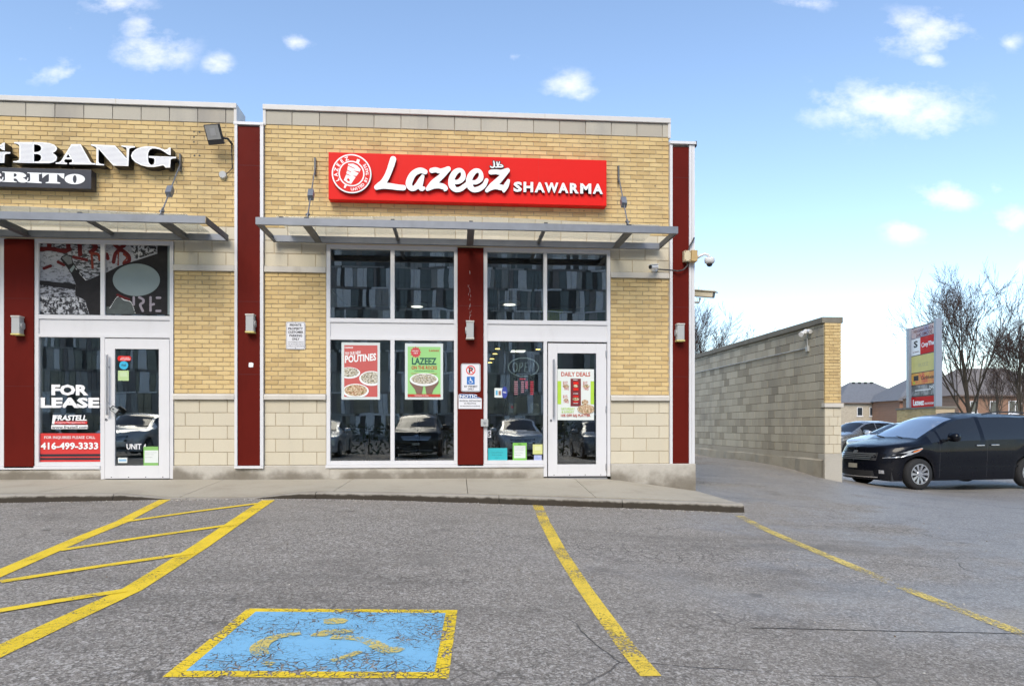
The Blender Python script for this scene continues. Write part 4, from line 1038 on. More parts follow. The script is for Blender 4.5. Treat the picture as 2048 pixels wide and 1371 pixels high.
B().add(*outline(ann, y - .0022, .001)).prism([(cx - R0 * .64, cz + R0 * .52), (cx - R0 * .52, cz + R0 * .64), (cx + R0 * .64, cz - R0 * .52), (cx + R0 * .52, cz - R0 * .64)], y - .0032, y - .0024).build('prohibition_ring', Mprintred, ns)
Mbluep = plain('print_blue', (.02, .16, .48), .5); bz = r[3] - h * .60; q = w * .20
boxb(cx - q, cx + q, y - .0018, y - .0008, bz - q, bz + q).build('blue_square', Mbluep, ns)
def wheelchair(cx, cz, s, yf):
    st = [[(-.12, .62, .13), (-.12, .621, .13)], [(-.12, .45, .09), (-.06, .0, .09)], [(-.1, .2, .06), (.25, .2, .06)], [(-.06, .0, .09), (.32, -.02, .08)], [(.32, -.02, .08), (.45, -.5, .08), (.6, -.46, .06)], [(-.22, .12, .05), (-.5, -.2, .05), (-.4, -.6, .05), (-.05, -.75, .05), (.28, -.55, .05), (.33, -.35, .05)]]
    S = [[(cx + a * s, cz + b * s, c_ * s) for a, b, c_ in q] for q in st]
    return B().add(*outline(contours(strokes_field(S), cx - s, cx + s, cz - s, cz + s, s / 40), yf, .0008))
wheelchair(cx - .0, bz, q * .95, y - .0028).build('wheelchair_symbol', Mlet, ns)
lines(B(), [('BY PERMIT', .17, .85, .78, .845), ('ONLY', .35, .68, .87, .935)], *r, y - .001, .02).build('lettering', Mink, ns)
# torn notice
y = -.034; r = rect(917, 787, 963.5, 817, y)
nt = thing('notice_sign', 'torn white and blue notice on the red panel below the parking plate', 'sign', (r[0], y, r[2]))
w, h = r[1] - r[0], r[3] - r[2]; X = lambda a: r[0] + a * w; ZZ = lambda a: r[3] - a * h
B().prism([(X(0), ZZ(1)), (X(1), ZZ(1)), (X(1), ZZ(.32)), (X(.93), ZZ(.25)), (X(.8), ZZ(.18)), (X(.72), ZZ(.02)), (X(.05), ZZ(.0)), (X(0), ZZ(.08))], y, -.031).build('sheet', Mplate, nt)
B().prism([(X(.03), ZZ(.29)), (X(.97), ZZ(.29)), (X(.93), ZZ(.26)), (X(.8), ZZ(.19)), (X(.71), ZZ(.03)), (X(.04), ZZ(.02))], y - .001, y - .0003).build('blue_header', plain('notice_blue', (.02, .10, .30), .6), nt)
lines(B(), [('NOTIC', .06, .80, .06, .26)], *r, y - .0016, .03).build('header_lettering', Mlet, nt)
lines(B(), [('PHYSICAL DISTANCING', .05, .96, .42, .53), ('IN PRACTICE', .25, .75, .60, .69), ('NO SOLICITING IN OUR SERVICE', .07, .93, .78, .86)], *r, y - .001, .02).build('lettering', Mink, nt)
# door bell box and unit number
x, z = F(969, 845, -.04); t = thing('buzzer_box', 'small grey push-button box on the white frame edge by the entrance', 'button', (x, 0, z))
boxb(x - .055, x + .055, -.072, -.031, z - .055, z + .055).build('box', Mlampgrey, t, bevel=.006); B().lathe([(.018, -.08), (.018, -.072)], (x, 0, z), 'y', 16).build('button', Msteel, t)
r = rect(974.5, 860, 982, 874, .03); t = thing('number_sticker', 'small white unit number sticker low on the glass', 'sticker', (r[0], .03, r[2]))
boxb(r[0] + .004, r[1], .029, .0312, r[2], r[3]).build('sheet', Mplate, t); lines(B(), [('5', .2, .92, .12, .9)], *r, .0285, .05).build('lettering', Mink, t)
# patch and streaks on the red column
x, z = F(502, 729, -.03); t = thing('paint_patch', 'white paint patch on the tall red column', 'patch', (x, -.03, z)); B().prism([(x - .035, z - .03), (x - .02, z - .037), (x + .03, z - .034), (x + .036, z + .02), (x + .01, z + .034), (x - .03, z + .03)], -.0325, -.0302).build('patch', Mlet, t)
b = B()
for k in range(20):
    pz = 535 + 105 * random.random(); px = 935 + 6 * random.random() + (pz - 535) * .03; x, z = F(px, pz, -.031); l = random.uniform(.004, .05); b.box(x - .0009, x + .0009, -.0318, -.0302, z - l, z)
b.build('paint_drips', Mlet, pc)

# ---- glass-mounted posters
Mpaper = plain('poster_paper', (.62, .68, .66), .55, var=.05); Mpaper2 = plain('poster_paper_white', (.70, .74, .70), .55, var=.04)
Mpred = plain('poster_red', (.52, .10, .09), .6, var=.1); Mpgreen = plain('poster_green', (.30, .60, .21), .6, var=.06); Mtext = plain('poster_white_ink', (.80, .82, .80), .6)
Mdgreen = plain('poster_dark_green', (.015, .10, .07), .6); Mrust = plain('poster_rust', (.45, .06, .025), .6); Mlime = plain('poster_lime', (.40, .62, .05), .6); Mmaroon = plain('poster_maroon', (.16, .012, .015), .6)
Mfood = printmat('food_print', (.10, .085, .05), (.70, .66, .55), 60, .38, .6, None, (.36, .28, .10)); Mfood2 = printmat('food_print_warm', (.30, .10, .03), (.72, .62, .42), 45, .38, .62, None, (.14, .15, .04)); Mskin = plain('poster_skin', (.20, .115, .085), .6)
PY = .026
def sheet(name, label, cat, rr, paper, y=PY):
    t = thing(name, label, cat, (rr[0], y, rr[2])); boxb(rr[0], rr[1], y, y + .0015, rr[2], rr[3]).build('sheet', paper, t); return t
class Sh:
    def __init__(s, t, r, y=PY): s.t, s.r, s.y, s.k = t, r, y, 0
    def P(s, u, v): return s.r[0] + u * (s.r[1] - s.r[0]), s.r[3] - v * (s.r[3] - s.r[2])
    def lay(s): s.k += 1; return s.y - .0006 * s.k
    def poly(s, pts, m, nm):
        y = s.lay(); return B().prism([s.P(*p) for p in pts], y, y + .0004).build(nm, m, s.t)
    def rc(s, a, b, c, d, m, nm): return s.poly([(a, d), (b, d), (b, c), (a, c)], m, nm)
    def el(s, u, v, ru, rv, m, nm, clip=None):
        pts = [(u + ru * math.cos(2 * math.pi * k / 36), v + rv * math.sin(2 * math.pi * k / 36)) for k in range(36)]
        if clip: pts = [(min(max(a, clip[0]), clip[1]), min(b, clip[2])) for a, b in pts]
        return s.poly(pts, m, nm)
    def tx(s, rows, m, nm, bold=.03, skew=0.0, slant=0.0):
        y = s.lay(); b = B(); w, h = s.r[1] - s.r[0], s.r[3] - s.r[2]
        for q, l, rr, t, d in rows: text(b, q, s.r[0] + l * w, s.r[0] + rr * w, s.r[3] - d * h, s.r[3] - t * h, y, bold, slant, skew * h)
        return tag(b.build(nm, m, s.t), kind='stuff' if len(rows) > 1 else None)
r = rect(683, 684, 760, 798.5, PY); t = sheet('poster', 'red poutine poster in the window beside the brick pier', 'poster', r, Mpaper); s = Sh(t, r)
s.rc(.07, .935, .05, .955, Mpred, 'red_ground'); s.tx([('Lazeez', .08, .30, .07, .105)], Mtext, 'brand_lettering', .02, 0, .2)
s.tx([('TRY OUR NEW', .09, .50, .175, .235)], Mtext, 'lettering', .02, .03); s.tx([('POUTINES', .09, .90, .235, .365)], Mtext, 'headline', .035, .05)
cl = (.071, .934, .954)
for u, v, ru, rv, m in ((.2, .535, .285, .10, Mfood), (.78, .63, .32, .13, Mfood), (.37, .85, .34, .125, Mfood2)):
    s.el(u, v, ru, rv, Mtext, 'plate', cl); s.el(u, v - .01, ru * .86, rv * .8, m, 'food', cl)
r = rect(810, 686, 886, 798.5, PY); t = sheet('poster', 'green rice dish poster in the window left of the red panel', 'poster', r, Mpaper); s = Sh(t, r)
s.rc(.07, .935, .06, .955, Mpgreen, 'green_ground'); s.poly([(.28 + (.15 if k % 2 == 0 else .115) * math.cos(k * math.pi / 12), .16 + (.105 if k % 2 == 0 else .08) * math.sin(k * math.pi / 12)) for k in range(24)], plain('badge_red', (.55, .06, .07), .6), 'badge')
s.tx([('MUST', .2, .36, .125, .15), ('TRY', .22, .34, .165, .19)], Mtext, 'badge_lettering', .01); s.tx([('Lazeez', .63, .89, .10, .145)], Mrust, 'brand_lettering', .01, 0, .2)
s.tx([('LAZEEZ', .18, .83, .255, .38)], Mdgreen, 'headline', .035); s.tx([('ON THE ROCKS', .17, .84, .40, .465)], Mrust, 'lettering', .03); s.tx([('YOUR FAVOURITE ON RICE', .24, .76, .482, .505)], Mdgreen, 'small_lettering', .0)
s.rc(.16, .84, .535, .542, Mrust, 'rule')
s.poly([(.11, .66), (.16, .70), (.35, .75), (.48, .77), (.44, .9), (.30, .9), (.26, .82), (.14, .72)], Mskin, 'hand'); s.poly([(.89, .66), (.84, .70), (.65, .75), (.53, .77), (.56, .9), (.71, .9), (.75, .82), (.87, .72)], Mskin, 'hand')
s.el(.5, .645, .375, .115, Mtext, 'plate'); s.el(.5, .635, .33, .09, Mfood, 'food'); s.rc(.07, .935, .905, .955, plain('footer_red', (.5, .05, .03), .6), 'footer'); s.tx([('THE FRESHEST IN TOWN', .25, .62, .922, .94)], Mtext, 'footer_lettering', .0)
y = -.0105; r = rect(1115, 737.5, 1188, 839.5, y); t = sheet('poster', 'white daily deals poster on the entrance door glass', 'poster', r, Mpaper2, y); s = Sh(t, r, y)
s.tx([('DAILY DEALS', .10, .90, .055, .145)], Mrust, 'headline', .03)
s.rc(0, .1, .235, .69, Mlime, 'green_side'); s.rc(.905, 1, .235, .69, Mlime, 'green_side'); s.rc(.355, .64, .185, .73, Mmaroon, 'maroon_panel')
s.tx([('$17.', .15, .29, .24, .31), ('TWO', .17, .31, .36, .415), ('$15.', .15, .29, .51, .575), ('TWO', .16, .31, .61, .67), ('$17.', .70, .83, .24, .31), ('TWO', .71, .85, .36, .415)], Mrust, 'prices', .02)
for u, v, ru, rv in ((.23, .335, .09, .03), (.78, .335, .10, .03), (.5, .33, .06, .03), (.5, .59, .09, .03), (.23, .6, .06, .02), (.75, .65, .09, .05)): s.el(u, v, ru, rv, Mfood2, 'food')
s.tx([('FAMILY', .43, .56, .2, .222), ('SHARE', .43, .56, .47, .49), ('WRAPS', .43, .56, .66, .68)], Mtext, 'panel_lettering', .02)
s.rc(.43, .57, .25, .30, Mprintred, 'red_chip'); s.rc(.43, .57, .37, .42, Mprintred, 'red_chip'); s.rc(.43, .57, .52, .55, Mprintred, 'red_chip'); s.rc(.43, .57, .63, .655, Mprintred, 'red_chip')
s.tx([('SATURDAY', .10, .47, .755, .80), ('& SUNDAY', .11, .45, .815, .86)], Mlime, 'green_lettering', .01); s.el(.78, .785, .24, .09, Mfood2, 'food', (.0, .999, 1)); s.tx([('10% OFF SAJ PLATTER', .09, .90, .882, .945)], Mrust, 'lettering', .03)

# ---- small notices on the corner shop glass
def card(name, label, px0, py0, px1, py1, m, y=PY, rows=None, ink=None, cat='notice'):
    r = rect(px0, py0, px1, py1, y); t = sheet(name, label, cat, r, m, y)
    return t, Sh(t, r, y)
t, s = card('notice', 'turquoise paper notice at the bottom of the glass', 976, 895.5, 1014.5, 920, plain('paper_teal', (.03, .44, .48), .6)); s.tx([('Compliments', .18, .78, .30, .43), ('Ask inside', .2, .72, .5, .6), ('thank you', .38, .6, .75, .84)], plain('ink_teal', (.02, .16, .2), .6), 'lettering', .0)
t, s = card('notice', 'green bordered health notice on the glass beside the entrance', 1025.5, 885, 1053.5, 920, plain('paper_green', (.20, .50, .08), .6)); s.rc(.09, .91, .16, .87, Mpaper2, 'form'); s.tx([('PASS', .38, .62, .05, .12)], Mink, 'title', .02); s.tx([('This premises was inspected', .13, .87, .2, .24), ('on the date shown below and', .13, .87, .3, .34), ('found in compliance', .13, .8, .4, .44), ('Food Safety', .13, .7, .55, .59), ('Inspection', .13, .6, .68, .72)], Mink2, 'lettering', .0)
t, s = card('notice', 'pale yellow square sticker on the glass beside the door frame', 1065.5, 888, 1085, 907.5, plain('paper_yellow', (.62, .64, .25), .6), cat='sticker'); s.rc(.2, .8, .2, .6, plain('paper_yellow_light', (.68, .7, .4), .6), 'inner')
t, s = card('notice', 'small lilac sticker below the yellow square sticker', 1068, 909.5, 1083.5, 920, plain('paper_lilac', (.42, .46, .68), .6), cat='sticker'); s.tx([('VISA', .15, .5, .2, .4), ('DEBIT', .15, .8, .55, .75)], Mbluep, 'lettering', .0)
t, s = card('notice', 'white card sticker with blue print on the entrance glass', 989, 775.5, 1005, 794.5, Mpaper2, cat='sticker'); s.rc(.15, .4, .25, .75, plain('stk_blue', (.1, .4, .6), .6), 'blue_mark'); s.rc(.5, .8, .3, .75, plain('stk_brown', (.3, .16, .12), .6), 'brown_mark')
r = rect(1003.5, 772.5, 1015, 796, PY); t = thing('round_sticker', 'dark blue round sticker next to the white card sticker', 'sticker', (r[0], PY, r[2])); B().prism([((r[0] + r[1]) / 2 + (r[1] - r[0]) * .5 * math.cos(a), (r[2] + r[3]) / 2 + (r[3] - r[2]) * .5 * math.sin(a)) for a in np.linspace(0, 2 * math.pi, 25)[:-1]], PY - .004, PY - .003).build('disc', plain('stk_navy', (.03, .05, .28), .5), t); s = Sh(t, r, PY - .004); s.tx([('PULL', .2, .8, .42, .56)], Mtext, 'lettering', .02)
Mghost = glassmat('thin_film', (.75, .74, .68), 2., dirt=.30)
for lab, a, b_, red in (('faded grey notice film on the glass with a red mark', 1016, 1033, True), ('faded grey notice film on the glass near the door frame', 1060, 1078, False)):
    t, s = card('notice', lab, a, 806, b_, 830, Mghost, .055); s.y = .0555; s.el(.5, .32, .16, .12, Mprintred if red else Mink2, 'mark'); s.tx([('NO MASK', .15, .85, .06, .12), ('NO ENTRY', .15, .85, .55, .62)], Mink2, 'lettering', .0)
# OPEN sign of bent glass tube hanging inside
OY = .06; ox, oz = F(1047, 734, OY); W_ = F(1077, 734, OY)[0] - ox; H_ = F(1047, 715.5, OY)[1] - oz
Mtube = plain('open_tube', (.85, .93, .92), .3)
op = thing('open_sign', 'unlit oval glass-tube sign reading open, hung inside the window', 'sign', (ox, OY, oz - H_))
B().tube([(ox + W_ * math.cos(a), OY, oz + H_ * math.sin(a)) for a in np.linspace(-1.1, 5.0, 44)], .010, 6).build('oval_tube', Mtube, op)
for ch, dx, pl in (('O', -.56, [[(math.cos(a) * .62, math.sin(a)) for a in np.linspace(0, 6.28, 18)]]), ('P', -.19, [[(-.5, -1), (-.2, 1), (.5, .9), (.6, .3), (.2, .0), (-.3, -.05)]]), ('E', .17, [[(.5, -1), (-.5, -.95), (-.2, 1), (.6, 1)], [(-.35, .05), (.4, .05)]]), ('N', .53, [[(-.6, -1), (-.2, 1), (.3, -1), (.65, 1)]])):
    for q in pl: B().tube([(ox + W_ * dx + x * W_ * .22, OY, oz + z * H_ * .48) for x, z in q], .008, 6).build('letter_tube', Mtube, op)
for dx in (-.5, .5): B().tube([(ox + dx * W_, OY + .0, oz + H_ * .82), (ox + dx * W_, OY + .006, 2.2)], .0015, 4).build('cord', Mdark, op)

# ---- film and decals on the vacant unit
t = thing('lease_decal', 'for lease window decal with a red band at the bottom', 'decal', (-6, PY, .3)); rA = rect(79, 671, 201.5, 922, PY); s = Sh(t, rA)
fr_ = lambda px, py: ((px - 79) / 122.5, (py - 671) / 251.)
def band(a, b, m, nm): return s.rc(0, 1, (a - 671) / 251, (b - 671) / 251, m, nm)
def tt(rows, m, nm, bold=.03, slant=0.): return s.tx([(q, (a - 79) / 122.5, (b - 79) / 122.5, (c - 671) / 251, (d - 671) / 251) for q, a, b, c, d in rows], m, nm, bold, 0, slant)
band(865.5, 907, plain('decal_red', (.62, .035, .03), .5), 'red_band'); band(907, 912, Mblack, 'black_stripe'); band(912, 914.5, plain('decal_red', 0), 'red_stripe'); band(914.5, 919, Mblack, 'black_stripe'); band(919, 922.5, plain('decal_red', 0), 'red_stripe')
tt([('FOR', 103, 177, 768, 790), ('LEASE', 81, 199, 794, 815)], Mlet, 'headline', .05)
s.poly([((a - 79) / 122.5, (b - 671) / 251) for a, b in ((104, 847), (106, 829), (112, 829), (109, 847))], Mlet, 'logo_stem'); tt([('FRASTELL', 108, 173, 829, 840.5)], Mlet, 'logo_lettering', .04, .2)
s.poly([((a - 79) / 122.5, (b - 671) / 251) for a, b in ((109, 847), (110, 841.5), (175, 841.5), (174, 847))], plain('decal_red', 0), 'logo_bar'); tt([('Property Management Inc.', 112, 171, 842.3, 846.4)], Mlet, 'logo_small', .0)
s.rc((103 - 79) / 122.5, (176 - 79) / 122.5, (849 - 671) / 251, (857 - 671) / 251, Mlet, 'web_bar'); tt([('www.frastell.com', 104, 175.5, 850.2, 856.5)], Mink, 'web_lettering', .02)
tt([('FOR INQUIRIES PLEASE CALL', 89, 191, 871, 877.5)], Mlet, 'call_lettering', .01); tt([('416-499-3333', 82, 197, 883.5, 898)], Mlet, 'phone_number', .035)
# printed film in the upper lights
Mscratch = printmat('graphic_print', (.010, .010, .013), (.34, .35, .38), 15, .46, .56, (1, 1, 2.6)); Mscratch2 = printmat('graphic_print_bold', (.008, .008, .011), (.46, .47, .49), 22, .49, .54, None); Mchar = plain('graphic_charcoal', (.016, .015, .016), .6, var=.5, vscale=14, spec=.2); Mgrey = plain('graphic_grey', (.20, .25, .25), .6); Mblood = plain('graphic_red', (.10, .010, .011), .6, var=.5, vscale=20, spec=.2); Mpale = printmat('graphic_pale', (.06, .06, .07), (.30, .31, .34), 20, .34, .50, (1, 1, 1.8)); Mrustp = plain('graphic_rust', (.17, .03, .018), .6, var=.3, spec=.2)
GY_ = .026
def film(label, px0, px1):
    r = rect(px0, 482, px1, 629, GY_); t = thing('window_film', label, 'window film', (r[0], GY_, r[2])); boxb(r[0], r[1], GY_, GY_ + .003, r[2], r[3]).build('sheet', Mscratch, t)
    def z7(x, y): X, Zq = F(60 + x / 7.06, 470 + y / 7.06, GY_); return min(max(X, r[0]), r[1]), min(max(Zq, r[2]), r[3])
    lay = [0]
    def poly(pts, m, nm): lay[0] += 1; y = GY_ - .0007 * lay[0]; return B().prism([z7(*p) for p in pts], y, y + .0004).build(nm, m, t)
    def stroke(pts, w, m, nm):
        lay[0] += 1; y = GY_ - .0007 * lay[0]; S = []
        for q in pts: S.append([(*z7(*p), w / 7.06 / 137) for p in q])
        A = np.array([p for q in S for p in q]); e = .06
        lps = contours(strokes_field(S), A[:, 0].min() - e, A[:, 0].max() + e, A[:, 1].min() - e, A[:, 1].max() + e, .006)
        return B().add(*outline([[(min(max(a, r[0]), r[1]), min(max(b, r[2]), r[3])) for a, b in lp] for lp in lps], y, .0004)).build(nm, m, t)
    return t, poly, stroke
t, poly, stroke = film('black and white graphic film with a raised fist, upper window', 78, 201.5)
poly([(120, 240), (300, 225), (470, 260), (560, 420), (600, 560), (640, 660), (120, 640)], Mpale, 'pale_area')
poly([(120, 860), (420, 890), (640, 860), (760, 900), (830, 1130), (120, 1130)], Mscratch2, 'splatter')
stroke([[(130, 200), (300, 195), (480, 225), (560, 200)], [(270, 100), (275, 190)], [(540, 100), (545, 200)], [(700, 110), (710, 270)], [(880, 110), (930, 170), (860, 240)]], 30, Mblood, 'red_lettering')
stroke([[(870, 250), (885, 460)], [(870, 260), (960, 270), (985, 350)]], 18, Mrustp, 'rust_lettering'); stroke([[(400, 380), (480, 420)], [(200, 470), (290, 435)], [(620, 310), (800, 350)]], 22, Mblood, 'red_smears')
poly([(430, 340), (450, 300), (520, 275), (590, 290), (610, 380), (670, 470), (760, 600), (800, 640), (1000, 560), (1000, 1120), (840, 1120), (780, 920), (640, 850), (650, 700), (590, 560), (520, 450)], Mchar, 'raised_arm')
poly([(450, 320), (520, 285), (585, 310), (600, 400), (540, 420)], plain('graphic_midgrey', (.13, .14, .145), .6, var=.4, vscale=30), 'fist'); poly([(560, 490), (620, 420), (640, 450), (590, 530)], Mgrey, 'cuff')
stroke([[(650, 470), (720, 560), (790, 635)]], 5, Mlet, 'torn_edge'); poly([(130, 640), (640, 690), (640, 770), (130, 700)], Mchar, 'dark_bar')
t, poly, stroke = film('graphic film with a grey oval and brush letters, upper window', 210, 340)
poly([(1060, 120), (1790, 140), (1800, 260), (1400, 390), (1060, 560)], Mpale, 'pale_area'); stroke([[(1200, 140), (1260, 180), (1330, 150)], [(1180, 380), (1210, 260), (1290, 215), (1390, 290), (1395, 370), (1330, 400)], [(1080, 270), (1100, 330)]], 26, Mblood, 'red_lettering')
stroke([[(1250, 240), (1245, 420)], [(1320, 270), (1370, 320), (1320, 380)]], 12, Mrustp, 'rust_lettering'); poly([(1420, 150), (1780, 150), (1790, 240), (1500, 340)], Mscratch2, 'splatter')
poly([(1060, 540), (1250, 440), (1420, 385), (1800, 262), (1800, 140), (1945, 140), (1945, 1120), (1060, 1120)], Mchar, 'dark_ground'); poly([(1945, 130), (1990, 130), (1990, 1125), (1945, 1125)], Mgrey, 'edge_strip')
poly([(1060, 1010), (1130, 1010), (1240, 870), (1320, 900), (1430, 940), (1500, 1120), (1060, 1120)], plain('graphic_shirt', (.06, .075, .072), .6, var=.5, vscale=12), 'shirt'); stroke([[(1130, 1030), (1240, 870), (1330, 915), (1430, 950), (1490, 1110)]], 6, Mlet, 'shirt_edge')
stroke([[(1240, 845), (1320, 880), (1400, 910)]], 18, Mblood, 'red_smears'); stroke([[(1468, 880), (1468, 980)], [(1545, 880), (1600, 910), (1600, 950), (1560, 985), (1595, 1070)], [(1705, 880), (1705, 1065)], [(1705, 985), (1750, 975)], [(1795, 885), (1840, 885)], [(1790, 1070), (1840, 1070)]], 17, plain('graphic_letter', (.27, .24, .27), .6, var=.3, vscale=30), 'brush_letters')
poly([(1505 + 333 * math.cos(a), 633 + 229 * math.sin(a)) for a in np.linspace(0, 2 * math.pi, 49)[:-1]], Mgrey, 'grey_oval')
# stickers and lockbox on the vacant door
DY = -.0105
def dcard(name, label, px0, py0, px1, py1, m, cat='sticker'): r = rect(px0, py0, px1, py1, DY); t = sheet(name, label, cat, r, m, DY); return t, Sh(t, r, DY)
r = rect(235, 711.5, 262, 721.5, DY); t = thing('sticker', 'red pill-shaped sticker on the vacant door', 'sticker', (r[0], DY, r[2])); B().prism(rounded(*r, .03), DY, DY + .0015).build('sheet', Mprintred, t); s = Sh(t, r, DY); s.tx([('order online', .25, .85, .2, .42), ('SKIPTHEDISHES', .2, .95, .52, .8)], Mlet, 'lettering', .01)
r = rect(238.5, 721.5, 256.5, 738.5, DY); t = thing('sticker', 'round blue sticker on the vacant door', 'sticker', (r[0], DY, r[2])); cx, cz = (r[0] + r[1]) / 2, (r[2] + r[3]) / 2; B().ell(cx, cz, (r[1] - r[0]) / 2, (r[3] - r[2]) / 2, DY - .001, DY + .0015).build('disc', plain('stk_cyan', (.03, .40, .62), .5), t); s = Sh(t, r, DY - .001); s.tx([('ritual', .25, .75, .35, .6)], Mink, 'lettering', .02)
t, s = dcard('sticker', 'pale green square sticker on the vacant door', 236, 740.5, 257.5, 761, plain('stk_palegreen', (.45, .60, .28), .6)); s.rc(.15, .85, .15, .6, plain('stk_palegreen2', (.52, .65, .38), .6), 'inner')
t, s = dcard('notice', 'green bordered notice taped low on the vacant door', 287, 892.5, 316.5, 930, plain('paper_green_light', (.22, .46, .12), .6), 'notice'); s.rc(.07, 1, .2, .86, Mpaper2, 'form'); s.tx([('This premises was inspected', .1, .9, .3, .34), ('by public health', .1, .7, .4, .44), ('Food Safety', .1, .6, .55, .59)], Mink2, 'lettering', .0)
t, s = dcard('sticker', 'small white and blue sticker near the foot of the vacant door', 236, 914.5, 254.5, 925, Mpaper2); s.rc(.1, .9, .3, .7, plain('stk_lightblue', (.25, .45, .65), .6), 'blue_bar')
r = rect(253, 887, 292, 898, DY); t = thing('door_lettering', 'white unit number lettering on the vacant door glass', 'lettering', (r[0], DY, r[2])); lines(B(), [('UNIT', 0, .76, 0, 1)], *r, DY + .001, .02).build('word', Mlet, t); lines(B(), [('4', .86, 1, 0, 1)], *r, DY + .001, .02).build('digit', Mlet, t)
x, z = F(231, 818, -.09); t = thing('lockbox', 'grey key lockbox hanging on the handle of the vacant door', 'lockbox', (x, -.09, z))
q = math.radians(-38); ax, az, ay2 = Vector((math.cos(q), 0, math.sin(q))), Vector((-math.sin(q), 0, math.cos(q))), Vector((0, 1, 0))
quadbox(B(), (x, -.11, z - .01), ax, az, ay2, (.062, .038, .018)).build('body', Mdark, t, bevel=.006); quadbox(B(), (x + .004, -.132, z - .008), ax, az, ay2, (.045, .032, .003)).build('front_plate', Mlampgrey, t); quadbox(B(), (x - .012, -.136, z + .0), ax, az, ay2, (.012, .01, .002)).build('dial', Mdark, t)
B().tube([(x - .04, -.11, z + .02), (x - .075, -.11, z + .05), (x - .09, -.09, z + .03), (x - .075, -.075, z - .0), (x - .045, -.10, z - .01)], .006, 8).build('shackle', Msteel, t)

# ================================================================== inside the corner shop
Mlamp = emit('lamp_disc', (1.0, .93, .80), 1.3); Mspot = emit('spot_warm', (1.0, .66, .18), 3.2)
def inside_disc(px, py, Y, rx, label, nm='pendant_lamp', m=None, h=.05, rod=True):
    x, z = F(px, py, Y); t = thing(nm, label, 'lamp', (x, Y, z)); B().lathe([(rx, 0), (rx * .97, h)], (x, Y, z), 'z', 24).build('shade', plain('pendant_white', (.7, .7, .66), .5), t)
    B().lathe([(rx * .55, -.004), (rx * .55, -.001)], (x, Y, z), 'z', 20).build('light', m or Mlamp, t)
    if rod: B().tube([(x, Y, z + h), (x, Y, 3.74)], .008, 6).build('rod', Mdark, t)
inside_disc(834, 613, 2.2, .19, 'round white pendant lamp behind the upper window with posters below'); inside_disc(1019, 609, 2.2, .20, 'round white pendant lamp behind the upper window over the open sign')
for k, (px, py, Y) in enumerate(((995, 697, 3.0), (990, 707, 3.4), (984, 717, 3.8), (980, 724.5, 4.2), (1076, 698, 3.0))):
    x, z = F(px, py, Y); t = thing('down_light', ('topmost and nearest of the four warm spotlights in the receding row', 'second from the top in the receding row of warm spotlights', 'third from the top in the receding row of warm spotlights', 'lowest and farthest warm spotlight of the receding row', 'single warm spotlight above the open sign near the door frame')[k], 'lamp', (x, Y, z), 'warm ceiling lights in the shop'); B().lathe([(.045, -.006), (.045, 0)], (x, Y, z), 'z', 14).build('light', Mspot, t); B().lathe([(.07, 0), (.06, .05), (.01, .06)], (x, Y, z), 'z', 14).build('can', Mdark, t); B().tube([(x, Y, z + .06), (x, Y, 3.74)], .006, 5).build('rod', Mdark, t)
x, z = F(1036, 702, 3.6); t = thing('panel_light', 'bright rectangular ceiling panel inside the shop', 'lamp', (x, 3.6, z)); boxb(x - .16, x + .16, 3.4, 3.8, z, z + .03).build('frame', Mlampgrey, t); boxb(x - .14, x + .14, 3.42, 3.78, z - .004, z - .001).build('light', Mlamp, t); B().tube([(x, 3.6, z + .03), (x, 3.6, 3.74)], .006, 5).build('rod', Mdark, t)
x0, z1 = F(1027, 755, 3.2); x1, z0 = F(1069, 793, 3.2); t = thing('menu_board', 'red lit menu board on the counter inside the shop', 'menu board', ((x0 + x1) / 2, 3.2, z0)); boxb(x0, x1, 3.2, 3.26, z0, z1).build('board', plain('menu_dark', (.09, .09, .10), .5), t)
Mmenu = emit('menu_red', (.75, .03, .06), .55); Mmenu2 = emit('menu_pink', (.7, .30, .36), .45)
boxb(x0 + .12, x1 - .18, 3.19, 3.199, z1 - .035, z1 - .015).build('header', Mmenu, t)
for k, (a, b_, m) in enumerate(((.03, .2, Mmenu2), (.36, .5, Mmenu2), (.56, .68, Mmenu), (.80, .95, Mmenu))):
    for q in range((7, 6, 4, 7)[k]): boxb(x0 + a * (x1 - x0), x0 + b_ * (x1 - x0), 3.19, 3.199, z1 - .07 - q * .04 - .022, z1 - .07 - q * .04).build('menu_row', m, t)
for xx in (x0 + .05, x1 - .05): B().tube([(xx, 3.23, z1), (xx, 3.23, 3.74)], .006, 5).build('hanger', Mdark, t)
t = thing('service_counter', 'dark service counter at the back of the shop', 'counter', (1.0, 4.2, 0)); boxb(-.4, 3.0, 4.0, 4.6, .0, 1.0).build('front', plain('counter_wood', (.10, .055, .03), .6, var=.3), t); boxb(-.45, 3.05, 3.95, 4.65, 1.001, 1.05).build('top', plain('counter_top', (.2, .2, .2), .3), t)
Mchair = plain('chair_black', (.02, .02, .022), .5)
def table(x, y, label):
    t = thing('table', label, 'table', (x, y, 0)); boxb(x - .35, x + .35, y - .3, y + .3, .72, .75).build('top', plain('table_top', (.03, .03, .03), .4), t); B().tube([(x, y, .03), (x, y, .72)], .03, 10).build('post', Mchair, t); B().lathe([(.22, 0), (.2, .03)], (x, y, 0), 'z', 18).build('base', Mchair, t)
def chair(x, y, sgn, label):
    t = thing('chair', label, 'chair', (x, y, 0)); boxb(x - .2, x + .2, y - .2, y + .2, .43, .46).build('seat', Mchair, t)
    for a in (-.18, .18):
        for b_ in (-.18, .18): B().tube([(x + a, y + b_, 0), (x + a, y + b_, .43)], .014, 6).build('leg', Mchair, t)
    boxb(x + sgn * .2 - .012, x + sgn * .2 + .012, y - .2, y + .2, .5, .92).build('backrest', Mchair, t)
table(-1.5, 1.1, 'dark table inside behind the poutine poster'); chair(-.85, 1.2, 1, 'black chair inside beside the table'); 
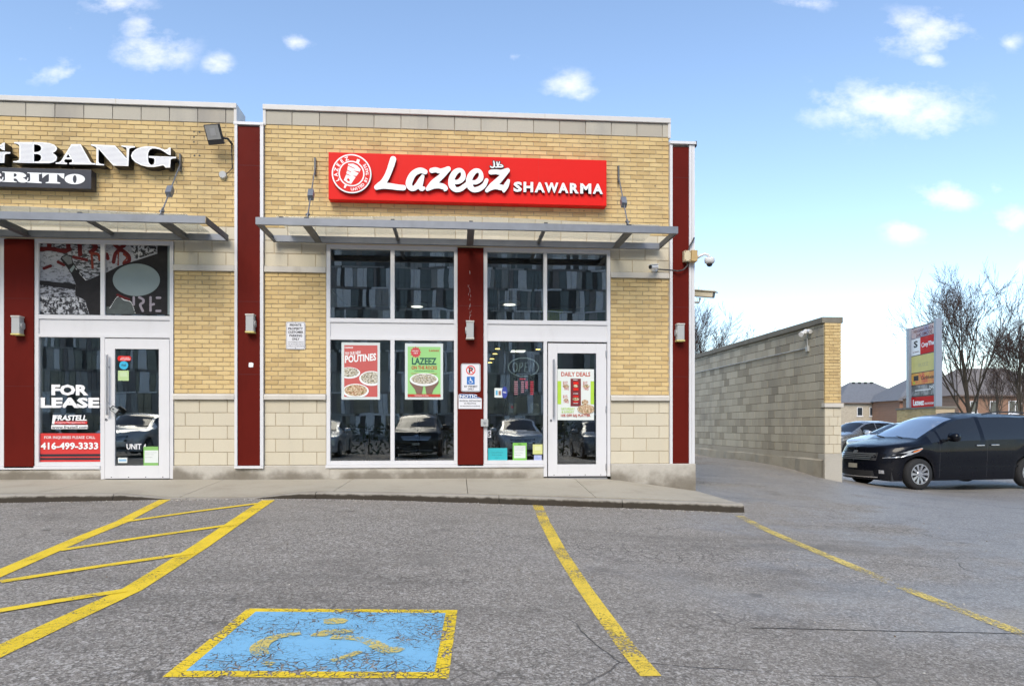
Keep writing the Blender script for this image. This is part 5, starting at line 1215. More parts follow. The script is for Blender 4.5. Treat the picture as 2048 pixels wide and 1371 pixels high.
x, z = F(1102, 634, 1.2); t = thing('yellow_tub', 'yellow tub on a shelf behind the upper window', 'tub', (x, 1.2, z - .1)); B().prism([(x - .13, z - .14), (x + .13, z - .14), (x + .14, z + .07), (x - .14, z + .07)], 1.1, 1.4).build('tub', plain('tub_yellow', (.55, .58, .12), .5), t); boxb(x - .19, x + .19, 1.08, 1.42, z + .071, z + .11).build('rim', plain('tub_yellow', 0), t)
t = thing('shelf', 'high shelf inside behind the entrance bay', 'shelf', (x, 1.25, z - .17)); boxb(x - .8, x + .9, 1.05, 1.45, z - .165, z - .142).build('board', Mdark, t); boxb(x + .86, x + .89, 1.06, 1.44, 0, z - .166).build('upright', Mdark, t); boxb(x - .79, x - .76, 1.06, 1.44, 0, z - .166).build('upright', Mdark, t)
# ================================================================== block wall across the lane
Mblock = brickmat('concrete_block', (.40, .36, .28), (.52, .475, .375), (.30, .268, .205), .5)
Mblockgap = plain('block_joint', (.19, .165, .125), .95)
Mwcap = plain('wall_cap', (.20, .185, .15), .9, var=.2, dirt=.5, bump=.2)
bw = thing('block_wall', 'tall grey concrete block wall with a brick end pier beside the lane', 'wall', (8.06, 4.2, -.4))
WX, WY0, WY1 = 8.06, 4.22, 17.0
core = boxb(WX + .009, WX + .36, WY0 + .05, WY1, -.7, 3.05).build('block_core', Mblockgap, bw)
blk = {}
def blockmesh(w, h):
    k = (round(w, 3), round(h, 3))
    if k not in blk:
        t = .005; y, z, d = w / 2, h / 2, .05
        vs = [(t, -y, -z), (t, y, -z), (t, y, z), (t, -y, z), (0, -y + t, -z + t), (0, y - t, -z + t), (0, y - t, z - t), (0, -y + t, z - t), (d, -y, -z), (d, y, -z), (d, y, z), (d, -y, z)]
        fs = [(7, 6, 5, 4), (4, 5, 1, 0), (5, 6, 2, 1), (6, 7, 3, 2), (7, 4, 0, 3), (0, 1, 9, 8), (1, 2, 10, 9), (2, 3, 11, 10), (3, 0, 8, 11)]
        blk[k] = B().add(vs, fs).mesh('block', Mblock), vs, fs
    return blk[k]
rest = B(); cnt = 0; todo = []
rows = [(.18 + .2 * i, .38 + .2 * i) for i in range(14)] + [(2.98, 3.05)]
for ri, (z0, z1) in enumerate(rows):
    y = WY0 + .05 - .2 * (ri % 2)
    while y < WY1:
        a, b = max(y + .005, WY0 + .055), min(y + .395, WY1); y += .4
        if b - a > .03: todo.append((a, b, z0, z1))
todo.sort(key=lambda q: q[0])
for a, b, z0, z1 in todo:
    me_, vs, fs = blockmesh(b - a, z1 - z0 - .01); c = (WX + random.uniform(-.002, .002), (a + b) / 2, (z0 + z1) / 2)
    if cnt < 300: link('block', me_, core, c); cnt += 1
    else: rest.add([(x + c[0], y + c[1], z + c[2]) for x, y, z in vs], fs, random.uniform(.001, .999))
tag(rest.build('far_blocks', Mblock, core), kind='stuff')
# footing, ragged concrete
Mfoot = concretemat('footing_concrete', (.36, .325, .26), .55)
vs = []; n = 40
for i in range(n + 1):
    y = WY0 + .04 + (WY1 - WY0) * i / n; g = GZ(WX, y); o = .03 + .02 * math.sin(i * .9) + .012 * math.sin(i * 2.7)
    for x, z in ((WX + .2, .178), (WX - .012, .178), (WX - .02, .04 + .02 * math.sin(i * .6)), (WX - .02 - o, .02), (WX - .03 - o, g - .15)): vs.append((x, y, z))
m = 5; B().add(vs, [(i * m + j, (i + 1) * m + j, (i + 1) * m + j + 1, i * m + j + 1) for i in range(n) for j in range(m - 1)]).build('footing', Mfoot, bw)
boxb(WX - .05, WX + .43, WY0 + .02, WY1, 3.052, 3.19).build('wall_cap', Mwcap, bw, bevel=.02)
# brick end pier
pr = boxb(WX + .012, WX + .362, WY0 + .012, WY0 + .3, -.7, 3.05).build('end_pier', Mmortar, bw)
W = Wall(pr, 'brick', Mbrick, 300, 'brickwork')
W.field(WX - .001, WX + .375, 1.29, 3.05, 26, .2, .0095, y=WY0)
W.done()
S = Wall(pr, 'stone_block', Mstone, 300, 'stonework'); S.field(WX - .004, WX + .375, .18, 1.19, 5, .2, .008, y=WY0 - .002); S.done()
boxb(WX - .03, WX + .41, WY0 - .045, WY0 + .1, 1.195, 1.285).build('stone_ledge', Mband, bw, bevel=.008)
boxb(WX - .02, WX + .38, WY0 - .03, WY0 + .25, -.8, .176).build('pier_footing', concretemat('pier_concrete', (.46, .43, .37), .4), bw, bevel=.01)
# conduit and twin spot on the block wall
sp = thing('twin_spot', 'white twin spotlight with conduit high on the block wall', 'spotlight', (WX, 5.0, 2.75))
yy = 4.95
B().tube([(WX - .02, yy, 2.58), (WX - .02, 15, 2.58)], .014, 6).build('conduit', Mlampgrey, sp); B().tube([(WX - .02, yy, 2.58), (WX - .03, yy, 2.90)], .012, 6).build('riser', Mlampgrey, sp)
boxb(WX - .05, WX - .001, yy - .05, yy + .05, 2.50, 2.62).build('junction_box', Mlampgrey, sp, bevel=.006)
B().lathe([(.05, -.04), (.055, .03), (.03, .05)], (WX - .09, yy - .05, 2.95), 'z', 14).build('sensor', Mcam, sp); 
B().tube([(WX - .08, yy, 2.93), (WX - .16, yy - .05, 2.92), (WX - .24, yy - .12, 2.87)], [.03, .045, .055], 12).build('lamp_head', Mcam, sp); B().tube([(WX - .08, yy, 2.93), (WX - .06, yy - .12, 2.96), (WX - .05, yy - .2, 2.93)], [.03, .04, .05], 12).build('lamp_head', Mcam, sp)

# ================================================================== cars
def tab(t, x): return np.interp(x, [q[0] for q in t], [q[1] for q in t])
def smoothtab(t, x):
    xs = np.array([q[0] for q in t]); zs = np.array([q[1] for q in t]); out = np.zeros_like(x)
    for d in np.linspace(-.06, .06, 7): out += np.interp(x + d, xs, zs)
    return out / 7
Mtyre = plain('tyre_rubber', (.018, .018, .019), .85, local=True); Mrim = plain('alloy_rim', (.58, .58, .60), .28, .85, var=.05, local=True); Mcarglass = plain('car_glass', (.014, .016, .019), .05, spec=.55, var=.0, local=True)
Mscreen = plain('windshield_sky_sheen', (.62, .66, .70), .08, .85, var=.0, local=True); Mscreen.node_tree.nodes['Principled BSDF'].inputs['IOR'].default_value = 4.5  # pale metallic colour stands in for a white overcast sky mirrored in the windshield
Mchrome = plain('chrome', (.72, .72, .74), .15, .95, var=.02, local=True); Mhl = plain('headlight_lens', (.62, .64, .66), .12, .35, var=.25, vscale=14, coat=1, local=True); Mamber = plain('amber_lens', (.75, .22, .05), .2, local=True); Mtail = plain('tail_lens', (.35, .01, .01), .2, local=True)
def wheel(root, x, y, r, w, sgn, spokes=10):
    n = 36; t = B(); prof = [(r * .64, -w * .5), (r * .9, -w * .52), (r * .985, -w * .36), (r, 0), (r * .985, w * .36), (r * .9, w * .52), (r * .64, w * .5)]
    vs = []
    for rr, h in prof:
        for k in range(n): a = 2 * math.pi * k / n; vs.append((x + rr * math.cos(a), y + h, r + rr * math.sin(a)))
    ty = t.add(vs, [(i * n + k, i * n + (k + 1) % n, (i + 1) * n + (k + 1) % n, (i + 1) * n + k) for i in range(len(prof) - 1) for k in range(n)]).build('wheel', Mtyre, root, local=True, smoothing=True)
    yo = y + sgn * w * .5; b = B()
    def ring(r0, r1, y0, y1):
        vs = []
        for rr, h in ((r0, y0), (r1, y0), (r1, y1), (r0, y1)):
            for k in range(n): a = 2 * math.pi * k / n; vs.append((x + rr * math.cos(a), h, r + rr * math.sin(a)))
        b.add(vs, [(i * n + k, i * n + (k + 1) % n, ((i + 1) % 4) * n + (k + 1) % n, ((i + 1) % 4) * n + k) for i in range(4) for k in range(n)])
    ring(r * .60, r * .66, yo - sgn * .04, yo + sgn * .004)
    for k in range(spokes):
        a = 2 * math.pi * k / spokes; ca, sa = math.cos(a), math.sin(a); vs = []
        for rr, hw_ in ((r * .12, .016), (r * .62, .033)):
            for s2, dy in ((-1, -.03), (1, -.03), (1, .0), (-1, .0)):
                off = -.012 if rr < r * .3 else 0
                vs.append((x + rr * ca - s2 * hw_ * sa, yo + sgn * (dy + off), r + rr * sa + s2 * hw_ * ca))
        b.add(vs, [(3, 2, 1, 0), (4, 5, 6, 7), (0, 1, 5, 4), (1, 2, 6, 5), (2, 3, 7, 6), (3, 0, 4, 7)])
    b.build('rim', Mrim, ty, local=True)
    B().lathe([(r * .17, -.03), (r * .17, .004 )] if sgn > 0 else [(r * .17, -.004), (r * .17, .03)], (x, yo - sgn * .004, r), 'y', 16).build('hub_cap', Mchrome, ty, local=True)
    B().lathe([(r * .62, -.012), (r * .62, .0)], (x, yo - sgn * .075, r), 'y', 24).build('brake_disc', Mdark, ty, local=True)
def car(name, label, cat, loc, heading, S, paint, group=None):
    """body lofted from a side profile; local x runs back from the nose, y across, z up from the ground"""
    root = thing(name, label, cat, loc, group, heading)
    Lg, Wd = S['len'], S['w'] / 2
    xs = np.unique(np.concatenate([np.linspace(0, .5, 14), np.linspace(.5, Lg - .4, int((Lg - .9) / .055)), np.linspace(Lg - .4, Lg, 12)]))
    top, belt = smoothtab(S['top'], xs), smoothtab(S['belt'], xs); top = np.maximum(top, belt + .015)
    bot = np.full(len(xs), S['sill']); rw = S['r'] + .055
    for wx in S['axles']:
        d = np.abs(xs - wx); arch = np.where(d < rw, S['r'] + np.sqrt(np.maximum(rw ** 2 - d ** 2, 0)), 0); bot = np.maximum(bot, np.minimum(arch, .78))
    L0, q = S.get('nose', .75), xs / S.get('nose', .75); hwf = np.where(xs < L0, (1 - (1 - np.clip(q, 0, 1)) ** 2.6) ** (1 / 2.3), 1)
    Lr = .45; qr = (Lg - xs) / Lr; hwr = np.where(Lg - xs < Lr, (1 - (1 - np.clip(qr, 0, 1)) ** 3) ** (1 / 2.6), 1)
    hw = Wd * np.minimum(np.maximum(hwf, .02), np.maximum(hwr, .02))
    # rows: fraction up the flank, then over the shoulder to the roof middle
    NB, NW, NR = 9, 5, 7; P = np.zeros((len(xs), NB + NW + NR, 3))
    gh = np.clip((top - belt - .05) / .35, 0, 1)          # how much of a cabin stands here
    for i, x in enumerate(xs):
        for j in range(NB):
            t = j / (NB - 1); z = bot[i] + (belt[i] - bot[i]) * t
            bul = 1 - .045 * (1 - t) ** 3 - .02 * t ** 4 - .012 * math.exp(-((z - .58) / .06) ** 2) + .006 * math.exp(-((z - .86) / .05) ** 2)
            xoff = S['rake'] * max(0, (z - .62) / .4) ** 1.6 * max(0, 1 - x / .8) + .05 * max(0, (.42 - z) / .2) * max(0, 1 - x / .6)
            P[i, j] = (x + xoff, hw[i] * bul, z)
        zb, zt = belt[i], top[i]; tum = S['tumble']
        ws = hw[i] * .98; wt = hw[i] * (1 - gh[i] * tum - (1 - gh[i]) * .13)
        xo = S['rake'] * max(0, (zb - .62) / .4) ** 1.6 * max(0, 1 - x / .8)
        for j in range(NW):
            t = (j + 1) / NW; z = zb + (zt - .07 * gh[i] - .012 - zb) * t
            P[i, NB + j] = (x + xo, ws + (wt - ws) * (t ** 1.25), z)
        for j in range(NR):
            t = (j + 1) / NR; y = wt * (1 - t); P[i, NB + NW + j] = (x + xo, y, zt - .012 - .07 * gh[i] + (.012 + .07 * gh[i] + .018) * (1 - (1 - t) ** 2.4))
    nr = NB + NW + NR
    def vid(i, j, s): return (i * nr + j) * 2 + (0 if s > 0 else 1)
    allv = []
    for i in range(len(xs)):
        for j in range(nr):
            x, y, z = P[i, j]; allv += [(x, y, z), (x, -y, z)]
    groups = {'body': []}
    ws0, ws1 = S['screen']
    for i in range(len(xs) - 1):
        xm = (xs[i] + xs[i + 1]) / 2; h = top[i] - belt[i]
        for j in range(nr - 1):
            for s in (1, -1):
                f = (vid(i, j, s), vid(i + 1, j, s), vid(i + 1, j + 1, s), vid(i, j + 1, s)); f = f if s < 0 else f[::-1]; key = 'body'
                if NB + NW <= j and ws0 < xm < ws1: key = 'windshield'
                if NB + NW <= j and S.get('rear', (99, 99))[0] < xm < S.get('rear', (99, 99))[1]: key = 'rear_window'
                if NB - 1 <= j < NB + NW - 1:
                    for k, (a, b) in enumerate(S['side']):
                        if a < xm < b and h > .16: key = ('side_window', k, s)
                groups.setdefault(key, []).append(f)
    def sub(fs, name, mat, par):
        used = sorted({v for f in fs for v in f}); mp = {v: k for k, v in enumerate(used)}
        return B().add([allv[v] for v in used], [tuple(mp[v] for v in f) for f in fs]).build(name, mat, par, local=True, smoothing=True)
    body = sub(groups.pop('body'), 'body', paint, root)
    for k, fs in groups.items(): sub(fs, k if isinstance(k, str) else 'side_window', Mscreen if k == 'windshield' and name == 'minivan' else Mcarglass, root)
    B().box(.35, Lg - .3, -Wd + .16, Wd - .16, S['sill'] - .02, .62).build('underbody', Mdark, root, local=True)
    for wx in S['axles']:
        for s in (1, -1): wheel(root, wx, s * (Wd - .115), S['r'], .215, s)
    def flank(x, z):                               # surface half-width
        i = int(np.argmin(np.abs(xs - x))); ys = P[i, :NB + NW, 1]; zs = P[i, :NB + NW, 2]; return float(np.interp(z, zs, ys)), float(np.interp(z, zs, P[i, :NB + NW, 0]) - xs[i])
    def patch(poly, name, mat, s, par, proud=.006):
        vs = []
        for x, z in poly: y, xo = flank(x, z); vs.append((x + xo - proud * (x < .5), s * (y + proud), z))
        c = tuple(sum(v[k] for v in vs) / len(vs) for k in range(3)); y, xo = flank(sum(p[0] for p in poly) / len(poly), c[2]); c = (c[0], s * (max(abs(c[1]), y + proud)), c[2])
        n = len(vs); vs.append(c); return B().add(vs, [(k, (k + 1) % n, n) if s < 0 else ((k + 1) % n, k, n) for k in range(n)]).build(name, mat, par, local=True, smoothing=True)
    def dense(poly, m=5): return [(a[0] + (b[0] - a[0]) * k / m, a[1] + (b[1] - a[1]) * k / m) for a, b in zip(poly, poly[1:] + poly[:1]) for k in range(m)]
    def nosex(y, z):                               # x of the nose surface at a lateral offset
        yy = min(abs(y) / Wd, .995); x = L0 * (1 - (1 - yy ** 2.3) ** (1 / 2.6)); return x + S['rake'] * max(0, (z - .62) / .4) ** 1.6 * max(0, 1 - x / .8) + .05 * max(0, (.42 - z) / .2) * max(0, 1 - x / .6)
    def bar(y0, y1, z0, z1, name, mat, par, proud=.012, thick=.03):
        n = 16; vs = []
        for k in range(n + 1):
            y = y0 + (y1 - y0) * k / n
            for z in (z0, z1):
                for d in (-proud, thick): vs.append((nosex(y, z) + d, y, z))
        fs = [];
        for k in range(n):
            a, b = 4 * k, 4 * k + 4
            fs += [(a, a + 2, b + 2, b), (a + 1, b + 1, b + 3, a + 3), (a, b, b + 1, a + 1), (a + 2, a + 3, b + 3, b + 2)]
        return B().add(vs, fs).build(name, mat, par, local=True)
    hz = S['lamp']
    for s in (1, -1):
        pl = dense(S['hl']); h = patch(pl, 'headlight', Mhl, s, root)
        if 'amber' in S: patch(dense(S['amber']), 'indicator', Mamber, s, h, .009)
        if 'hlin' in S: patch(dense(S['hlin']), 'projector', Mdark, s, h, .009)
        patch(dense([(Lg - .28, .78), (Lg - .1, .78), (Lg - .1, 1.12), (Lg - .2, 1.1)]), 'tail_light', Mtail, s, root)
    g = S['grille']
    gr = bar(-g[0], g[0], g[1], g[2], 'grille', Mdark, root, .004)
    n = 4
    for k in range(n): z = g[1] + (g[2] - g[1]) * (k + .5) / n; bar(-g[0] * (1 - .05 * (n - k)), g[0] * (1 - .05 * (n - k)), z - .012, z + .012, 'grille_bar', Mchrome, gr, .022)
    bar(-.07, .07, g[2] - .03, g[2] + .05, 'emblem', Mchrome, root, .022)
    bar(-.15, .15, .47, .57, 'licence_plate', plain('plate_grime', (.38, .36, .30), .6, var=.3, vscale=20, local=True), root, .016, .01)
    bar(-.62, .62, .26, .285, 'bumper_trim', Mchrome, root, .008); bar(-.55, .55, .30, .42, 'lower_intake', Mdark, root, .003)
    for s in (1, -1): bar(s * .70 - .045, s * .70 + .045, .36, .44, 'fog_lamp', Mchrome, root, .012)
    # mirrors, handles, seams
    bx_ = S['mirror']; zc = float(tab(S['belt'], bx_)) + .10
    for s in (1, -1):
        y, xo = flank(bx_, zc - .1)
        mm = B().lathe([(.03, -.13), (.085, -.11), (.10, -.02), (.095, .08), (.05, .12)], (bx_ + .02, 0, zc), 'y', 14); mm.v = [(bx_ + .02 + (x - bx_ - .02) * .95, s * (y + .17) + yv * 1.1, zc + (z - zc) * 1.05) for x, yv, z in mm.v]
        mi = mm.build('mirror', paint, root, local=True, smoothing=True); B().tube([(bx_ + .03, s * (y - .03), zc - .07), (bx_ + .03, s * (y + .08), zc - .03)], .03, 8).build('mirror_arm', Mdark, mi, local=True)
        for hx in S['handles']:
            hz_ = float(tab(S['belt'], hx)) - .12; y, xo = flank(hx, hz_)
            B().box(hx - .11, hx + .11, min(s * (y + .005), s * (y + .03)), max(s * (y + .005), s * (y + .03)), hz_ - .014, hz_ + .014).build('door_handle', Mchrome if S.get('chromeh') else paint, root, local=True, bevel=.005)
        for sx_ in S['seams']:
            zz = np.linspace(max(S['sill'] + .05, float(np.interp(sx_, xs, bot)) + .02), float(tab(S['belt'], sx_)), 10); vs = []
            for z in zz: y, xo = flank(sx_, z); vs += [(sx_ - .005, s * (y + .0015), z), (sx_ + .005, s * (y + .0015), z)]
            B().add(vs, [(2 * k, 2 * k + 1, 2 * k + 3, 2 * k + 2) for k in range(9)]).build('door_seam', Mdark, root, local=True)
        a, b = S['mould']; mb = B(); vs = []; n = 20
        for k in range(n + 1):
            x = a + (b - a) * k / n
            for z in (.50, .53): y, xo = flank(x, z); vs.append((x, s * (y + .008), z))
        mb.add(vs, [(2 * k, 2 * k + 2, 2 * k + 3, 2 * k + 1) for k in range(n)]).build('side_moulding', paint, root, local=True)
        if S.get('rails'):
            a, b = S['rails']; pts = []
            for k in range(13): x = a + (b - a) * k / 12; i = int(np.argmin(np.abs(xs - x))); pts.append((x, s * (P[i, NB + NW - 1, 1] - .04), top[i] - .02 + .06 * math.sin(math.pi * k / 12) ** .4))
            B().tube(pts, .018, 6).build('roof_rail', Mdark, root, local=True)
    for s in (-.3, .28):
        xw = ws0 - .02; i = int(np.argmin(np.abs(xs - xw))); B().tube([(xw, s, top[i] + .03), (xw + .1, s + .35, top[i] + .065), (xw + .12, s + .6 if s < 0 else s + .4, top[i] + .065)], .012, 5).build('wiper', Mdark, root, local=True)
    return root
VAN = dict(len=5.08, w=1.98, sill=.21, r=.355, axles=(.97, 4.0), nose=.95, rake=.22, tumble=.235,
 top=[(0,.93),(.15,1.0),(.5,1.05),(.95,1.11),(1.08,1.15),(1.5,1.39),(1.9,1.60),(2.2,1.69),(2.6,1.735),(3.6,1.745),(4.4,1.71),(4.8,1.64),(4.95,1.45),(5.08,1.1)],
 belt=[(0,.87),(.2,.92),(.6,.975),(1.0,1.04),(1.5,1.09),(2.5,1.12),(5.08,1.17)], screen=(1.1, 2.14), rear=(4.72, 4.93), side=[(1.30,1.53),(1.58,2.64),(2.75,4.0),(4.1,4.68)],
 hl=[(.20,.72),(.36,.80),(.68,.89),(1.02,.955),(1.05,.94),(.94,.865),(.74,.795),(.48,.735)], amber=[(.78,.872),(1.02,.938),(1.03,.93),(.9,.872),(.80,.845)], hlin=[(.42,.775),(.6,.815),(.6,.79),(.46,.76)], lamp=.85,
 grille=(.60,.66,.83), mirror=1.70, handles=(2.58, 2.98), seams=(1.50, 2.78, 3.95), mould=(1.55, 4.6), rails=(2.9, 4.6), chromeh=True)
SEDAN = dict(len=4.6, w=1.80, sill=.19, r=.32, axles=(.9, 3.55), nose=.8, rake=.16, tumble=.25,
 top=[(0,.72),(.3,.80),(.9,.90),(1.25,.97),(1.7,1.19),(2.1,1.38),(2.5,1.44),(3.0,1.42),(3.5,1.28),(4.0,1.08),(4.35,1.05),(4.6,.9)],
 belt=[(0,.68),(.4,.78),(1.0,.88),(2.0,.93),(3.6,.98),(4.6,.90)], screen=(1.27, 2.15), rear=(3.1, 3.95), side=[(1.75,2.5),(2.6,3.45)],
 hl=[(.22,.62),(.4,.68),(.75,.76),(.78,.74),(.6,.66),(.4,.62)], lamp=.7, grille=(.5,.5,.66), mirror=1.65, handles=(2.4,3.3), seams=(1.4,2.55,3.4), mould=(1.4, 3.2))
SUV = dict(SEDAN, len=4.6, w=1.85, sill=.24, r=.35, top=[(0,.9),(.3,1.0),(.9,1.08),(1.2,1.13),(1.6,1.36),(2.0,1.58),(2.4,1.66),(3.4,1.66),(4.1,1.58),(4.4,1.3),(4.6,.95)], belt=[(0,.84),(.4,.94),(1.0,1.04),(2.0,1.08),(4.6,1.12)], rear=(4.15, 4.45), side=[(1.7,2.5),(2.6,3.4),(3.5,4.05)], screen=(1.22, 2.05),
 hl=[(.22,.74),(.4,.80),(.75,.90),(.78,.88),(.6,.79),(.4,.74)], grille=(.5,.62,.82))
Mnavy = plain('navy_paint', (.0035, .004, .0075), .3, var=.0, coat=.32, spec=.15, local=True)
Msilver = plain('silver_paint', (.52, .54, .56), .3, .35, var=.0, coat=1., local=True); Mgreyp = plain('grey_paint', (.16, .17, .18), .28, .3, var=.0, coat=1., local=True)
def nose_at(px, depth, fwd, back, side):         # plan position of the nose from the near front wheel
    x, y = AT(px, depth); f = Vector((fwd[0], fwd[1])).normalized(); lft = Vector((-f.y, f.x))
    return Vector((x, y)) + f * back + lft * side
fw = Vector((-.992, -.125)); fw.normalize(); lft = Vector((-fw.y, fw.x))
wp = Vector(AT(1833, 16.0)); nose = wp + fw * .97 - lft * (.99 - .115)          # near wheel is on the car's left side
head = math.atan2(-fw.y, -fw.x)
van = car('minivan', 'dark navy minivan parked beyond the end of the block wall', 'van', (nose.x, nose.y, GZ(wp.x, wp.y) - .0), head, VAN, Mnavy)
for px, depth, lab, S_, pt in ((1712, 26.5, 'silver car glimpsed behind the nose of the minivan', SEDAN, Msilver), (1640, 33, 'grey car half hidden behind the block wall pier', SUV, Mgreyp)):
    x, y = AT(px, depth); car('parked_car', lab, 'car', (x, y, GZ(x, y)), .25, S_, pt, 'cars parked behind the minivan')
# cars on the far side of the lot, seen mirrored in the shop glass
for x, y, hd, lab, S_, pt in ((-8.6, -15.4, math.radians(-90), 'dark car facing the shops, mirrored in the vacant door', SEDAN, Mgreyp), (-1.6, -16.5, math.radians(-90), 'dark van facing the shops, mirrored below the green poster', VAN, Mnavy), (2.6, -17.2, math.radians(-90), 'silver car facing the shops, mirrored beside the entrance', SUV, Msilver), (-5.4, -15.8, math.radians(-90), 'silver sedan facing the shops, second from the mirrored dark car', SEDAN, Msilver), (6.1, -17.6, math.radians(-90), 'grey car facing the shops, mirrored in the entrance door', SUV, Mgreyp), (-12.2, -15.2, math.radians(-90), 'silver car facing the shops at the end of the far row', SUV, Msilver)):
    car('parked_car', lab, 'car', (x, y, GZ(x, y)), hd, S_, pt, 'cars parked across the lot')

# ================================================================== pylon sign
Mpost = plain('pylon_post', (.27, .31, .37), .4, .2, var=.05)
xl, yl = AT(1821, 31.4); xr, yr = AT(1873, 29.0)
py = thing('pylon_sign', 'tall plaza sign with six tenant panels on a brick base', 'sign', (xl, yl, GZ(xl, yl)))
u_ = Vector((xr - xl, yr - yl, 0)); wdt = u_.length; u_.normalize(); nv = Vector((u_.y, -u_.x, 0))
if nv.dot(Vector((-xl, -CD - yl, 0))) < 0: nv = -nv
O = Vector((xl, yl, 0))
def pb(a, b, d0, d1, z0, z1, name, mat, par=None, bevel=0):
    vs = []
    for z in (z0, z1):
        for q, d in ((a, d0), (b, d0), (b, d1), (a, d1)): vs.append(O + u_ * q + nv * d + Vector((0, 0, z)))
    return B().add(vs, [(0, 3, 2, 1), (4, 5, 6, 7), (0, 1, 5, 4), (1, 2, 6, 5), (2, 3, 7, 6), (3, 0, 4, 7)]).build(name, mat, par or py, bevel=bevel)
def PZ(py_, depth): return CZ + (HZ - py_) / FPX * depth
zt = PZ(650, 30); zb = PZ(790, 30); zbase = PZ(814, 30)
pb(-.15, .12, -.2, .12, zbase, zt + .05, 'post', Mpost); pb(wdt - .0, wdt + .17, -.14, .10, zbase, zt + .12, 'post', Mpost)
pb(.121, wdt - .001, -.05, .0, zb - .05, zt + .04, 'frame', Mdark)
base = pb(-.55, wdt + .75, -.35, .35, GZ(xl, yl) - .6, zbase - .08, 'base', Mmortar); pb(-.6, wdt + .8, -.4, .4, zbase - .079, zbase, 'base_cap', Mwcap)
bb = {}
nb_ = 0
for i in range(20):
    z0 = zbase - .08 - (i + 1) * .067
    for k in range(int((wdt + 1.3) / .2) + 2):
        a = -.55 + (k - .5 * (i % 2)) * .2 + .005; b = min(a + .19, wdt + .75); a = max(a, -.55)
        if b - a > .03 and i < 9: pb(a, b, .35, .358, z0, z0 + .057, 'brick', Mbrick, base)
def pp(a, b, f0, f1, mat, name, d=.012): 
    return pb(.121 + a * (wdt - .12), .121 + b * (wdt - .12), .001, d, zt + (zb - zt) * f1 + .012, zt + (zb - zt) * f0 - .012, name, mat)
Mtan = printmat('panel_sky', (.30, .30, .45), (.72, .52, .44), 1.2, .35, .65); Morange = printmat('panel_sunset', (.70, .10, .02), (.80, .40, .05), 1.4, .4, .6); Mbw = printmat('panel_bw', (.09, .09, .09), (.32, .32, .32), 2.2, .42, .58)
pans = [pp(0, 1, 0, .155, Mtan, 'panel'), pp(0, .37, .155, .405, Mlet, 'panel'), pp(.375, 1, .155, .405, plain('panel_red', (.62, .008, .01), .5, spec=.1), 'panel'), pp(0, 1, .41, .66, plain('panel_yellow', (.70, .62, .22), .5, spec=.15), 'panel'), pp(0, 1, .665, .84, Morange, 'panel'), pp(0, 1, .845, 1.0 - .0, Mbw, 'panel')]
pp(0, 1, 1.01, 1.19, plain('panel_red', 0), 'panel')
pb(.121, wdt - .001, -.05, .0, zb - .62, zb - .051, 'frame', Mdark)
def ptext(s, a, b, f0, f1, mat, name, d=.014, bold=.02, skew=0.):
    vs, fs = glyphs(s, bold); xs_ = [v[0] for v in vs]; ys_ = [v[1] for v in vs]; out = []
    for x, y, z in vs:
        tx, ty = (x - min(xs_)) / (max(xs_) - min(xs_)), (y - min(ys_)) / (max(ys_) - min(ys_)); q = .121 + (a + (b - a) * tx) * (wdt - .12); zz = zt + (zb - zt) * (f1 + (f0 - f1) * ty)
        p = O + u_ * q + nv * d; out.append((p.x, p.y, zz))
    return B().add(out, fs).build(name, mat, py)
ptext('NIAGARA PLAZA', .1, .9, .03, .075, Mmaroon, 'lettering'); ptext('2642 SIMCOE', .2, .85, .09, .14, Mmaroon, 'lettering'); ptext('S', .1, .27, .19, .29, Mink, 'lettering', bold=.04); ptext('my shawarma', .06, .33, .34, .37, Mmaroon, 'lettering'); ptext('myThai', .52, .95, .24, .32, Mlet, 'lettering', bold=.04); ptext('C', .42, .52, .24, .31, Mlet, 'lettering')
ptext('BUZZ', .3, .7, .53, .58, plain('faint_ink', (.55, .50, .22), .6), 'lettering'); ptext('Caribbean', .4, .95, .72, .77, Mink, 'lettering'); ptext('NG', .75, .95, .865, .91, Mlet, 'lettering'); pp(.15, .8, .91, .93, Mlet, 'mark', .014); ptext('Lazeez', .07, .53, 1.05, 1.14, Mlet, 'lettering', bold=.05); ptext('SHAWARMA', .55, .93, 1.10, 1.135, Mlet, 'lettering'); pp(.1, .3, .70, .78, Mink, 'mark', .014); pp(.06, .16, .79, .82, Mlime, 'mark', .014)

